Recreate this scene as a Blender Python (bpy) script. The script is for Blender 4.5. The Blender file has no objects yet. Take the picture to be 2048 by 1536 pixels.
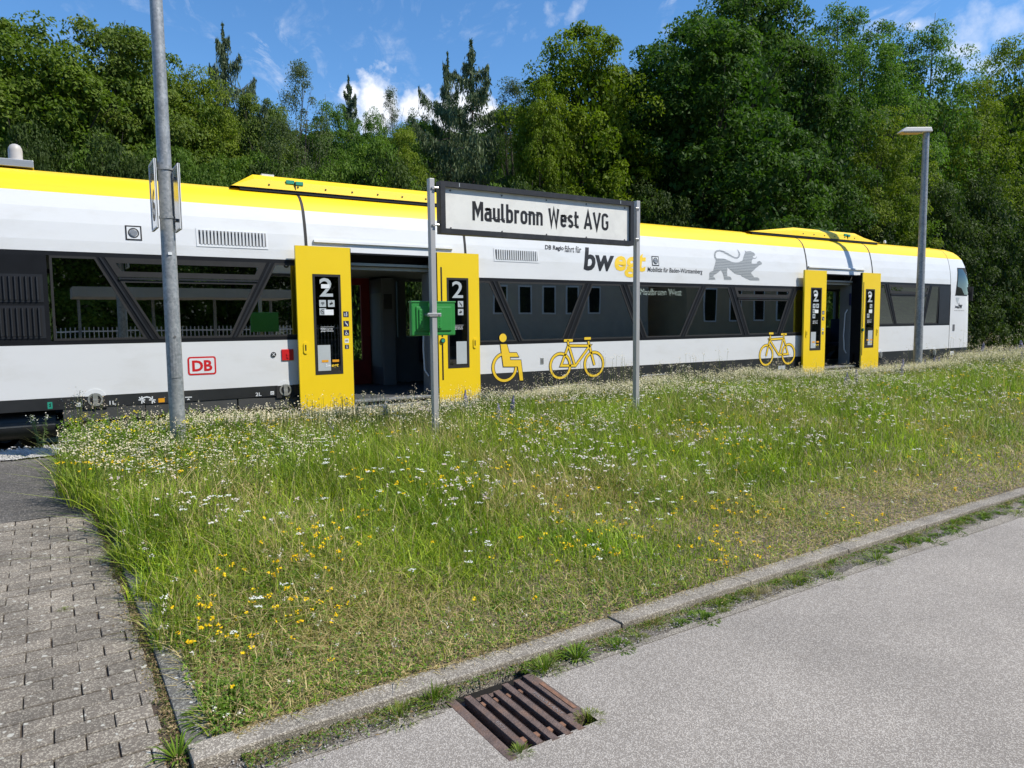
import bpy, bmesh, math, random
import numpy as np
from mathutils import Vector, Matrix
from mathutils.geometry import tessellate_polygon
random.seed(7); RNG = np.random.default_rng(7)
R = math.radians
sc = bpy.context.scene
COL = sc.collection
# world axes: x along the track, y away from the camera (square to the train), z up, rail head at z = 0

# ------------------------------------------------------------------ camera
F, YAW, PITCH, ROLL = 1437.5, R(32.71), R(4.936), R(-0.6155)
CAM = np.array([0, 0, 1.73])
def cam_axes():
    cy, sy, cp, sp = math.cos(YAW), math.sin(YAW), math.cos(PITCH), math.sin(PITCH)
    f = np.array([sy*cp, cy*cp, -sp]); r = np.array([cy, -sy, 0.]); u = np.cross(r, f)
    c, s = math.cos(ROLL), math.sin(ROLL)
    return r*c+u*s, -r*s+u*c, f
AR, AU, AF = cam_axes()
cd = bpy.data.cameras.new('camera'); cam = bpy.data.objects.new('camera', cd); COL.objects.link(cam)
M = Matrix(((AR[0], AU[0], -AF[0], CAM[0]), (AR[1], AU[1], -AF[1], CAM[1]), (AR[2], AU[2], -AF[2], CAM[2]), (0, 0, 0, 1)))
cam.matrix_world = M
cd.sensor_width = 36; cd.lens = F/2048*36; cd.clip_end = 3000; cd.clip_start = .05
sc.camera = cam
def ray(px, py):
    return AF + (px-1024)/F*AR - (py-768)/F*AU
def T(px, py, y=10.55):
    "measured point of the photograph -> (x, z) on the vertical plane at this y"
    r = ray(px, py); t = y/r[1]
    return (r[0]*t, CAM[2]+r[2]*t)
def G(px, py, z=.2):
    r = ray(px, py); t = (z-CAM[2])/r[2]
    return (r[0]*t, r[1]*t)

# ------------------------------------------------------------------ light
SUN = Vector((.41, -.46, .79)).normalized()
elev = math.asin(SUN.z)
sl = bpy.data.lights.new('sun', 'SUN'); sl.energy = 4.8; sl.angle = R(.53); sl.color = (1, .94, .84)
so = bpy.data.objects.new('sun', sl); so.rotation_euler = SUN.to_track_quat('Z', 'Y').to_euler(); COL.objects.link(so)
w = bpy.data.worlds.new('World'); sc.world = w; w.use_nodes = True
nt = w.node_tree; nt.nodes.clear(); L = nt.links
def N(t, **k):
    n = nt.nodes.new(t)
    for a, b in k.items(): setattr(n, a, b)
    return n
def math_(op, a, b=None, c=None, clamp=False):
    n = N('ShaderNodeMath', operation=op, use_clamp=clamp)
    for i, v in enumerate((a, b, c)):
        if v is None: continue
        if isinstance(v, (int, float)): n.inputs[i].default_value = v
        else: L.new(v, n.inputs[i])
    return n.outputs[0]
out = N('ShaderNodeOutputWorld'); bg = N('ShaderNodeBackground'); bg.inputs[1].default_value = .115
sky = N('ShaderNodeTexSky', sky_type='NISHITA'); sky.sun_disc = False
sky.sun_elevation = elev; sky.sun_rotation = math.atan2(SUN.x, SUN.y)
sky.air_density = 1.0; sky.dust_density = .1; sky.ozone_density = 3.5; sky.altitude = 600
hs = N('ShaderNodeHueSaturation'); hs.inputs['Saturation'].default_value = 1.2; hs.inputs['Value'].default_value = 1.28; L.new(sky.outputs[0], hs.inputs['Color'])
tc = N('ShaderNodeTexCoord'); sep = N('ShaderNodeSeparateXYZ'); L.new(tc.outputs['Generated'], sep.inputs[0])
zc = math_('MAXIMUM', sep.outputs[2], .02)
comb = N('ShaderNodeCombineXYZ')
L.new(math_('DIVIDE', sep.outputs[0], math_('ADD', zc, .12)), comb.inputs[0]); L.new(math_('DIVIDE', sep.outputs[1], math_('ADD', zc, .12)), comb.inputs[1])
mp = N('ShaderNodeMapping'); mp.inputs['Location'].default_value = (.35, 1.3, 0); mp.inputs['Scale'].default_value = (1.5, 1.1, 1); mp.inputs['Rotation'].default_value = (0, 0, R(35))
L.new(comb.outputs[0], mp.inputs[0])
n1 = N('ShaderNodeTexNoise'); n1.inputs['Scale'].default_value = 1.9; n1.inputs['Detail'].default_value = 9; n1.inputs['Roughness'].default_value = .62; n1.inputs['Distortion'].default_value = .35
L.new(mp.outputs[0], n1.inputs['Vector'])
mpw = N('ShaderNodeMapping'); mpw.inputs['Scale'].default_value = (2.2, .9, 1); mpw.inputs['Rotation'].default_value = (0, 0, R(-20)); L.new(mp.outputs[0], mpw.inputs[0])
n3 = N('ShaderNodeTexNoise'); n3.inputs['Scale'].default_value = 4.2; n3.inputs['Detail'].default_value = 10; n3.inputs['Roughness'].default_value = .66; n3.inputs['Distortion'].default_value = .6; L.new(mpw.outputs[0], n3.inputs['Vector'])
wisp = math_('MULTIPLY', math_('MULTIPLY', math_('SUBTRACT', n1.outputs[0], .50, clamp=True), 5.0, clamp=True), math_('MULTIPLY', math_('SUBTRACT', n3.outputs[0], .50, clamp=True), 3.2, clamp=True))
n2 = N('ShaderNodeTexNoise'); n2.inputs['Scale'].default_value = 9; n2.inputs['Detail'].default_value = 8; n2.inputs['Roughness'].default_value = .6
L.new(tc.outputs['Generated'], n2.inputs['Vector'])
cl = wisp
for px, py, rad, sq in ((765, 212, .046, .72), (700, 182, .020, 1), (822, 218, .034, .8), (930, 255, .05, .7), (2010, 60, .05, 1.9), (1950, 130, .04, 2.0), (1935, 100, .035, 2.0), (1095, 20, .022, .5), (1150, 25, .020, .4), (1750, 25, .018, 1.5), (1830, 50, .018, 1.6)):
    d = ray(px, py); d = d/np.linalg.norm(d)
    vm = N('ShaderNodeVectorMath', operation='SUBTRACT'); L.new(tc.outputs['Generated'], vm.inputs[0]); vm.inputs[1].default_value = tuple(d)
    vs = N('ShaderNodeVectorMath', operation='MULTIPLY'); L.new(vm.outputs[0], vs.inputs[0]); vs.inputs[1].default_value = (1, 1, sq*1.25)
    ln = N('ShaderNodeVectorMath', operation='LENGTH'); L.new(vs.outputs[0], ln.inputs[0])
    f = math_('SUBTRACT', 1.0, math_('DIVIDE', ln.outputs['Value'], rad))
    cum = 690 < px < 940 and py > 150; amp = .95 if cum else .62
    v = math_('MULTIPLY', math_('ADD', f, math_('MULTIPLY', math_('SUBTRACT', n2.outputs[0], .5), 3.2 if cum else 6)), 2.6 if cum else .9, clamp=True)
    cl = math_('MAXIMUM', cl, math_('MULTIPLY', v, amp))
mix = N('ShaderNodeMixRGB'); L.new(cl, mix.inputs[0]); L.new(hs.outputs[0], mix.inputs[1]); mix.inputs[2].default_value = (7.4, 7.6, 8.1, 1)
L.new(mix.outputs[0], bg.inputs[0]); L.new(bg.outputs[0], out.inputs[0])
sc.view_settings.view_transform = 'Standard'; sc.view_settings.look = 'None'; sc.view_settings.exposure = .34; sc.view_settings.gamma = 1
sc.view_settings.use_curve_mapping = False
sc.render.engine = 'CYCLES'
sc.cycles.max_bounces = 8; sc.cycles.transparent_max_bounces = 12; sc.cycles.diffuse_bounces = 3; sc.cycles.glossy_bounces = 3

# ------------------------------------------------------------------ materials
def base_mat(name):
    m = bpy.data.materials.new(name); m.use_nodes = True
    t = m.node_tree; t.nodes.clear()
    return m, t
def link(t, a, b): t.links.new(a, b)
def noise_fac(t, scale, detail=4, rough=.55, vec=None, stretch=None):
    n = t.nodes.new('ShaderNodeTexNoise'); n.inputs['Scale'].default_value = scale; n.inputs['Detail'].default_value = detail; n.inputs['Roughness'].default_value = rough
    c = t.nodes.new('ShaderNodeTexCoord'); v = vec or c.outputs['Object']
    if stretch:
        mp = t.nodes.new('ShaderNodeMapping'); mp.inputs['Scale'].default_value = stretch; link(t, v, mp.inputs[0]); v = mp.outputs[0]
    link(t, v, n.inputs['Vector'])
    return n.outputs['Fac']
def ramp(t, fac, stops):
    r = t.nodes.new('ShaderNodeValToRGB'); link(t, fac, r.inputs[0])
    e = r.color_ramp.elements
    while len(e) < len(stops): e.new(.5)
    for i, (p, c) in enumerate(stops):
        e[i].position = p; e[i].color = (*c, 1) if len(c) == 3 else c
    return r.outputs[0]
def mixc(t, fac, a, b, mode='MIX'):
    m = t.nodes.new('ShaderNodeMixRGB'); m.blend_type = mode
    for i, v in enumerate((fac, a, b)):
        if isinstance(v, (int, float)): m.inputs[i].default_value = v
        elif isinstance(v, tuple): m.inputs[i].default_value = (*v[:3], 1)
        else: link(t, v, m.inputs[i])
    return m.outputs[0]
def pm(name, col, rough=.5, metal=0., var=.12, scale=6., bump=0., bscale=None, coat=0., stretch=None, spec=.5, dirt=None, dscale=2.):
    "principled material with procedural mottling, optional dirt colour and bump"
    m, t = base_mat(name)
    o = t.nodes.new('ShaderNodeOutputMaterial'); b = t.nodes.new('ShaderNodeBsdfPrincipled'); link(t, b.outputs[0], o.inputs[0])
    lo = tuple(c*(1-var) for c in col); hi = tuple(min(1, c*(1+var)) for c in col)
    c = ramp(t, noise_fac(t, scale, 5, .6, stretch=stretch), [(.3, lo), (.7, hi)])
    if dirt:
        c = mixc(t, ramp(t, noise_fac(t, dscale, 6, .65, stretch=stretch), [(.5, (0, 0, 0)), (.75, (.7, .7, .7))]), c, dirt)
    link(t, c, b.inputs['Base Color'])
    b.inputs['Roughness'].default_value = rough; b.inputs['Metallic'].default_value = metal
    b.inputs['Coat Weight'].default_value = coat; b.inputs['Coat Roughness'].default_value = .08; b.inputs['Specular IOR Level'].default_value = spec
    if bump:
        bn = t.nodes.new('ShaderNodeBump'); bn.inputs['Strength'].default_value = bump; bn.inputs['Distance'].default_value = .01
        link(t, noise_fac(t, bscale or scale*4, 4, .6), bn.inputs['Height']); link(t, bn.outputs[0], b.inputs['Normal'])
    return m
def speckle_mat(name, base, stones, grains=(90, 220), amount=.45, rough=.85, patch=.18, pscale=.7, bump=.5, lichen=None, island=0., lowf=.6):
    "asphalt, concrete and stone: grains of lighter and darker stone in a binder"
    m, t = base_mat(name)
    o = t.nodes.new('ShaderNodeOutputMaterial'); b = t.nodes.new('ShaderNodeBsdfPrincipled'); link(t, b.outputs[0], o.inputs[0])
    tc0 = t.nodes.new('ShaderNodeTexCoord'); oi0 = t.nodes.new('ShaderNodeObjectInfo'); ad0 = t.nodes.new('ShaderNodeVectorMath'); ad0.operation = 'ADD'
    link(t, tc0.outputs['Object'], ad0.inputs[0]); link(t, oi0.outputs['Location'], ad0.inputs[1])
    class tc: outputs = {'Object': ad0.outputs[0]}
    v = t.nodes.new('ShaderNodeTexVoronoi'); v.inputs['Scale'].default_value = grains[0]; link(t, tc.outputs['Object'], v.inputs['Vector'])
    sp = t.nodes.new('ShaderNodeSeparateColor'); link(t, v.outputs['Color'], sp.inputs[0])
    c1 = ramp(t, sp.outputs[0], [(0, tuple(x*lowf for x in base)), (1-amount, base), (1-amount+.04, stones), (1, tuple(min(1, x*1.35) for x in stones))])
    c2 = ramp(t, noise_fac(t, grains[1], 3, .7, vec=ad0.outputs[0]), [(.35, tuple(x*.75 for x in base)), (.65, tuple(x*1.2 for x in base))])
    c = mixc(t, .35, c1, c2)
    pf = ramp(t, noise_fac(t, pscale, 6, .6, vec=ad0.outputs[0]), [(.3, (1-patch,)*3), (.7, (1+patch*.6,)*3)])
    c = mixc(t, 1., c, pf, 'MULTIPLY')
    if island:
        gi = t.nodes.new('ShaderNodeObjectInfo')
        c = mixc(t, 1., c, ramp(t, gi.outputs['Random'], [(0, (1-island,)*3), (1, (1+island*.8,)*3)]), 'MULTIPLY')
    if lichen:
        vl = t.nodes.new('ShaderNodeTexVoronoi'); vl.inputs['Scale'].default_value = 22; vl.inputs['Randomness'].default_value = 1
        nn = t.nodes.new('ShaderNodeTexNoise'); nn.inputs['Scale'].default_value = 30; link(t, tc.outputs['Object'], nn.inputs['Vector'])
        vadd = t.nodes.new('ShaderNodeMixRGB'); vadd.inputs[0].default_value = .03; link(t, tc.outputs['Object'], vadd.inputs[1]); link(t, nn.outputs['Color'], vadd.inputs[2])
        link(t, vadd.outputs[0], vl.inputs['Vector'])
        s2 = t.nodes.new('ShaderNodeSeparateColor'); link(t, vl.outputs['Color'], s2.inputs[0])
        thr = t.nodes.new('ShaderNodeMath'); thr.operation = 'MULTIPLY'; link(t, s2.outputs[1], thr.inputs[0]); thr.inputs[1].default_value = .25
        ls = t.nodes.new('ShaderNodeMath'); ls.operation = 'LESS_THAN'; link(t, vl.outputs['Distance'], ls.inputs[0]); link(t, thr.outputs[0], ls.inputs[1])
        c = mixc(t, ls.outputs[0], c, lichen)
    link(t, c, b.inputs['Base Color']); b.inputs['Roughness'].default_value = rough
    bn = t.nodes.new('ShaderNodeBump'); bn.inputs['Strength'].default_value = bump; bn.inputs['Distance'].default_value = .004
    link(t, v.outputs['Distance'], bn.inputs['Height']); link(t, bn.outputs[0], b.inputs['Normal'])
    return m
def leaf_mat(name, transl=.3, rough=.5, tint=0.12, gloss=.3, gain=1.):
    "foliage: colour comes from the leaf's own colour attribute, some light passes through"
    m, t = base_mat(name)
    o = t.nodes.new('ShaderNodeOutputMaterial'); a = t.nodes.new('ShaderNodeAttribute'); a.attribute_name = 'tone'
    oi = t.nodes.new('ShaderNodeObjectInfo')
    c = mixc(t, 1., a.outputs['Color'], ramp(t, oi.outputs['Random'], [(0, (gain*(1-tint), gain*(1-tint), gain*(1-tint))), (1, (gain*(1+tint), gain*(1+tint), gain*(1+tint*.2)))]), 'MULTIPLY')
    b = t.nodes.new('ShaderNodeBsdfPrincipled'); b.inputs['Roughness'].default_value = rough; b.inputs['Specular IOR Level'].default_value = gloss
    tr = t.nodes.new('ShaderNodeBsdfTranslucent'); mx = t.nodes.new('ShaderNodeMixShader'); mx.inputs[0].default_value = transl
    link(t, c, b.inputs['Base Color'])
    tcol = mixc(t, 1., c, (1.12, 1.3, .5), 'MULTIPLY'); link(t, tcol, tr.inputs[0])
    link(t, b.outputs[0], mx.inputs[1]); link(t, tr.outputs[0], mx.inputs[2]); link(t, mx.outputs[0], o.inputs[0])
    return m
def glass_mat(name, tint=(.2, .22, .21), refl=.11):
    m, t = base_mat(name)
    o = t.nodes.new('ShaderNodeOutputMaterial'); tr = t.nodes.new('ShaderNodeBsdfTransparent'); tr.inputs[0].default_value = (*tint, 1)
    gl = t.nodes.new('ShaderNodeBsdfGlossy'); gl.inputs['Roughness'].default_value = .012; gl.inputs[0].default_value = (.93, .97, .95, 1)
    lw = t.nodes.new('ShaderNodeLayerWeight'); lw.inputs[0].default_value = .35
    ma = t.nodes.new('ShaderNodeMath'); ma.operation = 'MULTIPLY_ADD'; link(t, lw.outputs['Fresnel'], ma.inputs[0]); ma.inputs[1].default_value = 1.0; ma.inputs[2].default_value = refl; ma.use_clamp = True
    bn = t.nodes.new('ShaderNodeBump'); bn.inputs['Strength'].default_value = .03; bn.inputs['Distance'].default_value = .02
    link(t, noise_fac(t, 1.3, 1, .5), bn.inputs['Height']); link(t, bn.outputs[0], gl.inputs['Normal'])
    mx = t.nodes.new('ShaderNodeMixShader'); link(t, ma.outputs[0], mx.inputs[0]); link(t, tr.outputs[0], mx.inputs[1]); link(t, gl.outputs[0], mx.inputs[2]); link(t, mx.outputs[0], o.inputs[0])
    return m

MT = {}
MT['white'] = pm('train_white_paint', (.66, .675, .68), .42, var=.02, scale=.8, coat=.3, stretch=(1, 1, 3), dirt=(.58, .585, .57), dscale=1.3, spec=.35)
MT['yellow'] = pm('train_yellow_paint', (.84, .565, .010), .5, var=.05, scale=1.2, coat=.25, stretch=(.5, 1, 9), dirt=(.74, .53, .02), dscale=1.6, spec=.25)
MT['dooryellow'] = pm('door_yellow_paint', (.84, .59, .012), .38, var=.02, scale=2, coat=.25)
MT['stickeryellow'] = pm('sticker_yellow', (.83, .56, .035), .4, var=.02)
MT['black'] = pm('black_glossy_band', (.012, .013, .015), .12, var=.2, coat=.3)
MT['frameblack'] = pm('window_frame_anthracite', (.008, .009, .011), .5, var=.15, spec=.2)
MT['grill'] = pm('grille_anthracite', (.016, .018, .022), .5, var=.15, spec=.3)
MT['skirt'] = pm('skirt_anthracite', (.022, .024, .026), .45, var=.25, scale=3, dirt=(.06, .055, .05), dscale=1.3)
MT['under'] = pm('underframe_grimy_black', (.018, .017, .016), .8, var=.4, scale=6, dirt=(.05, .042, .035))
MT['valance'] = pm('valance_dark_grey', (.05, .052, .05), .6, var=.2, scale=2)
MT['rubber'] = pm('black_rubber', (.012, .012, .012), .7, var=.3)
MT['alu'] = pm('brushed_aluminium', (.55, .55, .54), .38, metal=.8, var=.12, scale=12, stretch=(.3, 6, 6))
MT['whitetrim'] = pm('white_trim', (.66, .68, .69), .45, var=.05)
MT['domegrey'] = pm('weathered_dome', (.42, .40, .38), .5, var=.12, scale=9)
MT['ink'] = pm('black_print', (.008, .008, .009), .5, var=.1)
MT['whiteprint'] = pm('white_print', (.72, .75, .76), .5, var=.05)
MT['greyprint'] = pm('grey_print', (.27, .29, .29), .5, var=.05)
MT['palegrey'] = pm('pale_grey_sticker', (.42, .46, .47), .5, var=.05)
MT['red'] = pm('signal_red', (.55, .012, .015), .4, var=.06)
MT['reddark'] = pm('interior_door_red', (.25, .012, .012), .5, var=.1)
MT['navy'] = pm('navy_sticker', (.012, .014, .06), .45, var=.1)
MT['green'] = pm('green_tape', (.02, .28, .19), .5, var=.15, scale=20)
MT['orange'] = pm('orange_sticker', (.75, .33, .01), .5, var=.05)
MT['glass'] = glass_mat('window_glass', (.06, .07, .065), .34)
MT['doorglass'] = glass_mat('door_glass', (.10, .11, .11), .03)
MT['clear'] = glass_mat('clear_glass', (.82, .86, .84), .02)
MT['intgrey'] = pm('interior_panel_grey', (.20, .21, .215), .5, var=.05)
MT['intdark'] = pm('interior_floor_dark', (.06, .065, .07), .6, var=.15, scale=20)
MT['intceil'] = pm('interior_ceiling', (.33, .33, .29), .6, var=.04)
MT['seat'] = pm('seat_fabric_blue', (.03, .04, .08), .9, var=.3, scale=30)
MT['steel'] = None
def galv():
    m, t = base_mat('galvanised_steel')
    o = t.nodes.new('ShaderNodeOutputMaterial'); b = t.nodes.new('ShaderNodeBsdfPrincipled'); link(t, b.outputs[0], o.inputs[0])
    tc = t.nodes.new('ShaderNodeTexCoord')
    mp_ = t.nodes.new('ShaderNodeMapping'); mp_.inputs['Scale'].default_value = (1, 1, .8); link(t, tc.outputs['Object'], mp_.inputs[0])
    v = t.nodes.new('ShaderNodeTexVoronoi'); v.inputs['Scale'].default_value = 55; link(t, mp_.outputs[0], v.inputs['Vector'])
    nz = noise_fac(t, 9, 6, .7)
    s = t.nodes.new('ShaderNodeSeparateColor'); link(t, v.outputs['Color'], s.inputs[0])
    c = ramp(t, s.outputs[0], [(0, (.22, .24, .25)), (1, (.34, .355, .365))])
    c = mixc(t, 1., c, ramp(t, nz, [(.3, (.75, .75, .76)), (.7, (1.2, 1.2, 1.2))]), 'MULTIPLY')
    link(t, c, b.inputs['Base Color']); b.inputs['Metallic'].default_value = .35; b.inputs['Roughness'].default_value = .52
    return m
MT['galv'] = galv()
MT['postsilver'] = pm('anodised_post', (.42, .42, .42), .5, metal=.3, var=.1, scale=7, stretch=(1, 1, .1))
MT['signwhite'] = pm('sign_face_white', (.74, .74, .70), .5, var=.04, scale=2, dirt=(.52, .52, .50), dscale=2.2)
MT['signframe'] = pm('sign_frame_charcoal', (.022, .023, .026), .45, var=.2, scale=9, dirt=(.045, .045, .045), dscale=9)
MT['bingreen'] = pm('bin_green_paint', (.03, .24, .05), .38, var=.1, scale=3, coat=.15, dirt=(.05, .22, .06), dscale=3)
MT['signback'] = pm('sign_back_worn', (.50, .49, .45), .22, var=.12, scale=4, coat=.5)
MT['signgloss'] = pm('track_sign_face', (.60, .61, .60), .12, var=.04, coat=.8)
MT['iron'] = pm('rusty_cast_iron', (.125, .088, .075), .7, metal=.1, var=.35, scale=16, bump=.7, bscale=90, dirt=(.21, .105, .055), dscale=11)
MT['rust'] = pm('rusty_orange_iron', (.20, .105, .065), .8, var=.3, scale=25, bump=.4)
MT['worn'] = pm('worn_iron_lettering', (.22, .19, .18), .5, metal=.2, var=.2, scale=40)
MT['rail'] = pm('rail_rusty_brown', (.10, .07, .055), .6, metal=.3, var=.3, scale=5)
MT['railtop'] = pm('rail_head_polished', (.5, .48, .46), .3, metal=.9, var=.1)
MT['sleeper'] = pm('concrete_sleeper', (.22, .2, .18), .9, var=.2, scale=8)
MT['asphalt'] = speckle_mat('road_asphalt_exposed_stone', (.258, .233, .205), (.415, .388, .35), (250, 480), .36, patch=.20, pscale=.9, lowf=.72)
MT['platform'] = speckle_mat('platform_dark_asphalt', (.09, .082, .072), (.21, .195, .175), (120, 300), .2, patch=.28, pscale=1.1)
MT['gravel'] = speckle_mat('pale_gravel_bed', (.24, .235, .225), (.46, .45, .43), (45, 120), .5, patch=.2, bump=1.)
MT['gutter'] = speckle_mat('gutter_dirt', (.13, .112, .09), (.30, .28, .25), (150, 300), .25, patch=.45, pscale=3)
MT['brick'] = speckle_mat('concrete_paver', (.188, .162, .130), (.35, .32, .26), (190, 400), .28, patch=.30, pscale=4.5, lichen=(.40, .39, .34), island=.18)
MT['kerb'] = speckle_mat('weathered_kerb_stone', (.225, .20, .165), (.40, .37, .31), (190, 400), .3, patch=.3, pscale=4, island=.08)
MT['edging'] = speckle_mat('edging_stone_mossy', (.125, .12, .105), (.25, .245, .215), (150, 340), .3, patch=.3, pscale=5, lichen=(.45, .46, .44))
MT['soil'] = speckle_mat('dry_soil_and_litter', (.13, .10, .065), (.30, .24, .14), (60, 240), .28, patch=.4, pscale=1.5)
MT['moss'] = speckle_mat('mossy_dirt', (.075, .055, .040), (.17, .13, .08), (90, 240), .2, patch=.4, pscale=5)
MT['ballast'] = speckle_mat('track_ballast', (.16, .14, .125), (.32, .29, .26), (22, 90), .45, patch=.2, bump=1.)
MT['forest'] = speckle_mat('forest_floor', (.035, .04, .02), (.06, .075, .03), (3, 30), .3, patch=.4)
MT['bark'] = pm('dark_bark', (.055, .045, .036), .9, var=.35, scale=5, bump=.6, stretch=(4, 4, .8))
MT['leaf'] = leaf_mat('broad_leaves', .38, .6, gain=.93, tint=.10, gloss=.15)
MT['needle'] = leaf_mat('conifer_needles', .15, .6)
MT['blade'] = leaf_mat('grass_blades', .35, .5, 0)
MT['petal'] = leaf_mat('petals', .25, .7, 0, .1)
MT['bughead'] = pm('housing_grey', (.12, .12, .12), .6)

# ------------------------------------------------------------------ mesh helpers
class MB:
    def __init__(s): s.v = []; s.f = []
    def add(s, vs, fs):
        o = len(s.v); s.v += [tuple(v) for v in vs]; s.f += [tuple(i+o for i in f) for f in fs]; return s
    def box(s, x0, x1, y0, y1, z0, z1):
        return s.add([(x0, y0, z0), (x1, y0, z0), (x1, y1, z0), (x0, y1, z0), (x0, y0, z1), (x1, y0, z1), (x1, y1, z1), (x0, y1, z1)],
                     [(0, 3, 2, 1), (4, 5, 6, 7), (0, 1, 5, 4), (1, 2, 6, 5), (2, 3, 7, 6), (3, 0, 4, 7)])
    def tube(s, a, b, r0, r1=None, n=10, cap=True):
        a, b = Vector(a), Vector(b); r1 = r0 if r1 is None else r1
        d = (b-a).normalized(); u = d.orthogonal().normalized(); w_ = d.cross(u)
        vs = []
        for c, r in ((a, r0), (b, r1)):
            for i in range(n):
                t = 2*math.pi*i/n; vs.append(c+(u*math.cos(t)+w_*math.sin(t))*r)
        fs = [(i, (i+1) % n, n+(i+1) % n, n+i) for i in range(n)]
        if cap: fs += [tuple(reversed(range(n))), tuple(range(n, 2*n))]
        return s.add(vs, fs)
    def path(s, pts, r, n=8):
        for i in range(len(pts)-1):
            ra = r[i] if isinstance(r, (list, tuple)) else r; rb = r[i+1] if isinstance(r, (list, tuple)) else r
            s.tube(pts[i], pts[i+1], ra, rb, n)
        return s
    def prism(s, poly, y0, y1):
        "outline in (x, z), extruded from y0 (front) to y1"
        n = len(poly); tri = tessellate_polygon([[Vector((x, z, 0)) for x, z in poly]])
        vs = [(x, y0, z) for x, z in poly]+[(x, y1, z) for x, z in poly]
        ar = sum(poly[i][0]*poly[(i+1) % n][1]-poly[(i+1) % n][0]*poly[i][1] for i in range(n))
        fs = []
        for t in tri:
            fs.append(tuple(t)); fs.append(tuple(i+n for i in reversed(t)))
        for i in range(n):
            j = (i+1) % n; fs.append((i, j, n+j, n+i) if ar < 0 else (j, i, n+i, n+j))
        return s.add(vs, fs)
    def lathe(s, prof, c=(0, 0, 0), n=16):
        vs = []
        for r, z in prof:
            for i in range(n):
                t = 2*math.pi*i/n; vs.append((c[0]+r*math.cos(t), c[1]+r*math.sin(t), c[2]+z))
        fs = []
        for k in range(len(prof)-1):
            for i in range(n):
                j = (i+1) % n; fs.append((k*n+i, k*n+j, (k+1)*n+j, (k+1)*n+i))
        fs.append(tuple(reversed(range(n)))); fs.append(tuple(range((len(prof)-1)*n, len(prof)*n)))
        return s.add(vs, fs)
    def mesh(s, name, mat=None, smooth=False, bevel=0, fix=True):
        me = bpy.data.meshes.new(name); me.from_pydata(s.v, [], s.f)
        if 'glass' in (mat.name if mat else ''):      # single sheets: turn every pane to face out of the train
            bm = bmesh.new(); bm.from_mesh(me)
            for f in bm.faces:
                f.normal_update()
                if f.normal.y > 0: f.normal_flip()
            bm.to_mesh(me); bm.free(); fix = False
        if mat: me.materials.append(mat)
        if fix or bevel:
            bm = bmesh.new(); bm.from_mesh(me)
            if bevel:
                bmesh.ops.remove_doubles(bm, verts=bm.verts, dist=1e-6)
                bmesh.ops.bevel(bm, geom=[e for e in bm.edges if len(e.link_faces) == 2 and e.calc_face_angle(0) > .6], offset=bevel, segments=2, affect='EDGES', profile=.6)
            bmesh.ops.recalc_face_normals(bm, faces=bm.faces); bm.to_mesh(me); bm.free()
        if smooth:
            me.polygons.foreach_set('use_smooth', [True]*len(me.polygons))
            try: me.set_sharp_from_angle(angle=R(38))
            except Exception: pass
        me.update(); return me
def put(name, me, parent=None, loc=None, label=None, cat=None, group=None, kind=None):
    o = bpy.data.objects.new(name, me); COL.objects.link(o)
    if parent: o.parent = parent
    if loc is not None: o.location = loc
    tag(o, label, cat, group, kind); return o
def tag(o, label=None, cat=None, group=None, kind=None):
    if label: o['label'] = label
    if cat: o['category'] = cat
    if group: o['group'] = group
    if kind: o['kind'] = kind
    return o
def ob(name, mb, mat, parent=None, smooth=False, bevel=0, **k):
    return put(name, mb.mesh(name, MT[mat] if isinstance(mat, str) else mat, smooth, bevel), parent, **k)
def empty(name, loc=(0, 0, 0), **k):
    o = bpy.data.objects.new(name, None); COL.objects.link(o); o.location = loc; o.empty_display_size = .3
    tag(o, **k); return o
def copy_tree(o, parent=None, **k):
    c = o.copy(); COL.objects.link(c); c.parent = parent
    for q, v in k.items(): c[q] = v
    for ch in list(o.children): copy_tree(ch, c)
    return c
def np_mesh(name, V, Fc, mat, colors=None, smooth=False, nv=None):
    "mesh from arrays; Fc is a list of (faces array of one size)"
    me = bpy.data.meshes.new(name)
    V = np.asarray(V, np.float32)
    me.vertices.add(len(V)); me.vertices.foreach_set('co', V.ravel())
    idx = np.concatenate([f.ravel() for f in Fc]).astype(np.int32)
    sizes = np.concatenate([np.full(len(f), f.shape[1], np.int32) for f in Fc])
    starts = np.concatenate([[0], np.cumsum(sizes)[:-1]]).astype(np.int32)
    me.loops.add(len(idx)); me.loops.foreach_set('vertex_index', idx)
    me.polygons.add(len(sizes)); me.polygons.foreach_set('loop_start', starts); me.polygons.foreach_set('loop_total', sizes)
    if smooth: me.polygons.foreach_set('use_smooth', np.ones(len(sizes), bool))
    me.update(calc_edges=True)
    if colors is not None:
        a = me.color_attributes.new('tone', 'FLOAT_COLOR', 'POINT')
        c = np.ones((len(V), 4), np.float32); c[:, :3] = colors; a.data.foreach_set('color', c.ravel())
    me.materials.append(MT[mat] if isinstance(mat, str) else mat)
    return me
def vnoise(x, y, scale=1., seed=0):
    "smooth value noise in 0..1"
    rg = np.random.default_rng(seed); tab = rg.random((64, 64))
    x = np.asarray(x, float)*scale+1000; y = np.asarray(y, float)*scale+1000
    xi = np.floor(x).astype(int); yi = np.floor(y).astype(int); fx = x-xi; fy = y-yi
    fx = fx*fx*(3-2*fx); fy = fy*fy*(3-2*fy)
    a = tab[xi % 64, yi % 64]; b = tab[(xi+1) % 64, yi % 64]; c = tab[xi % 64, (yi+1) % 64]; d = tab[(xi+1) % 64, (yi+1) % 64]
    return (a*(1-fx)+b*fx)*(1-fy)+(c*(1-fx)+d*fx)*fy

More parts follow.
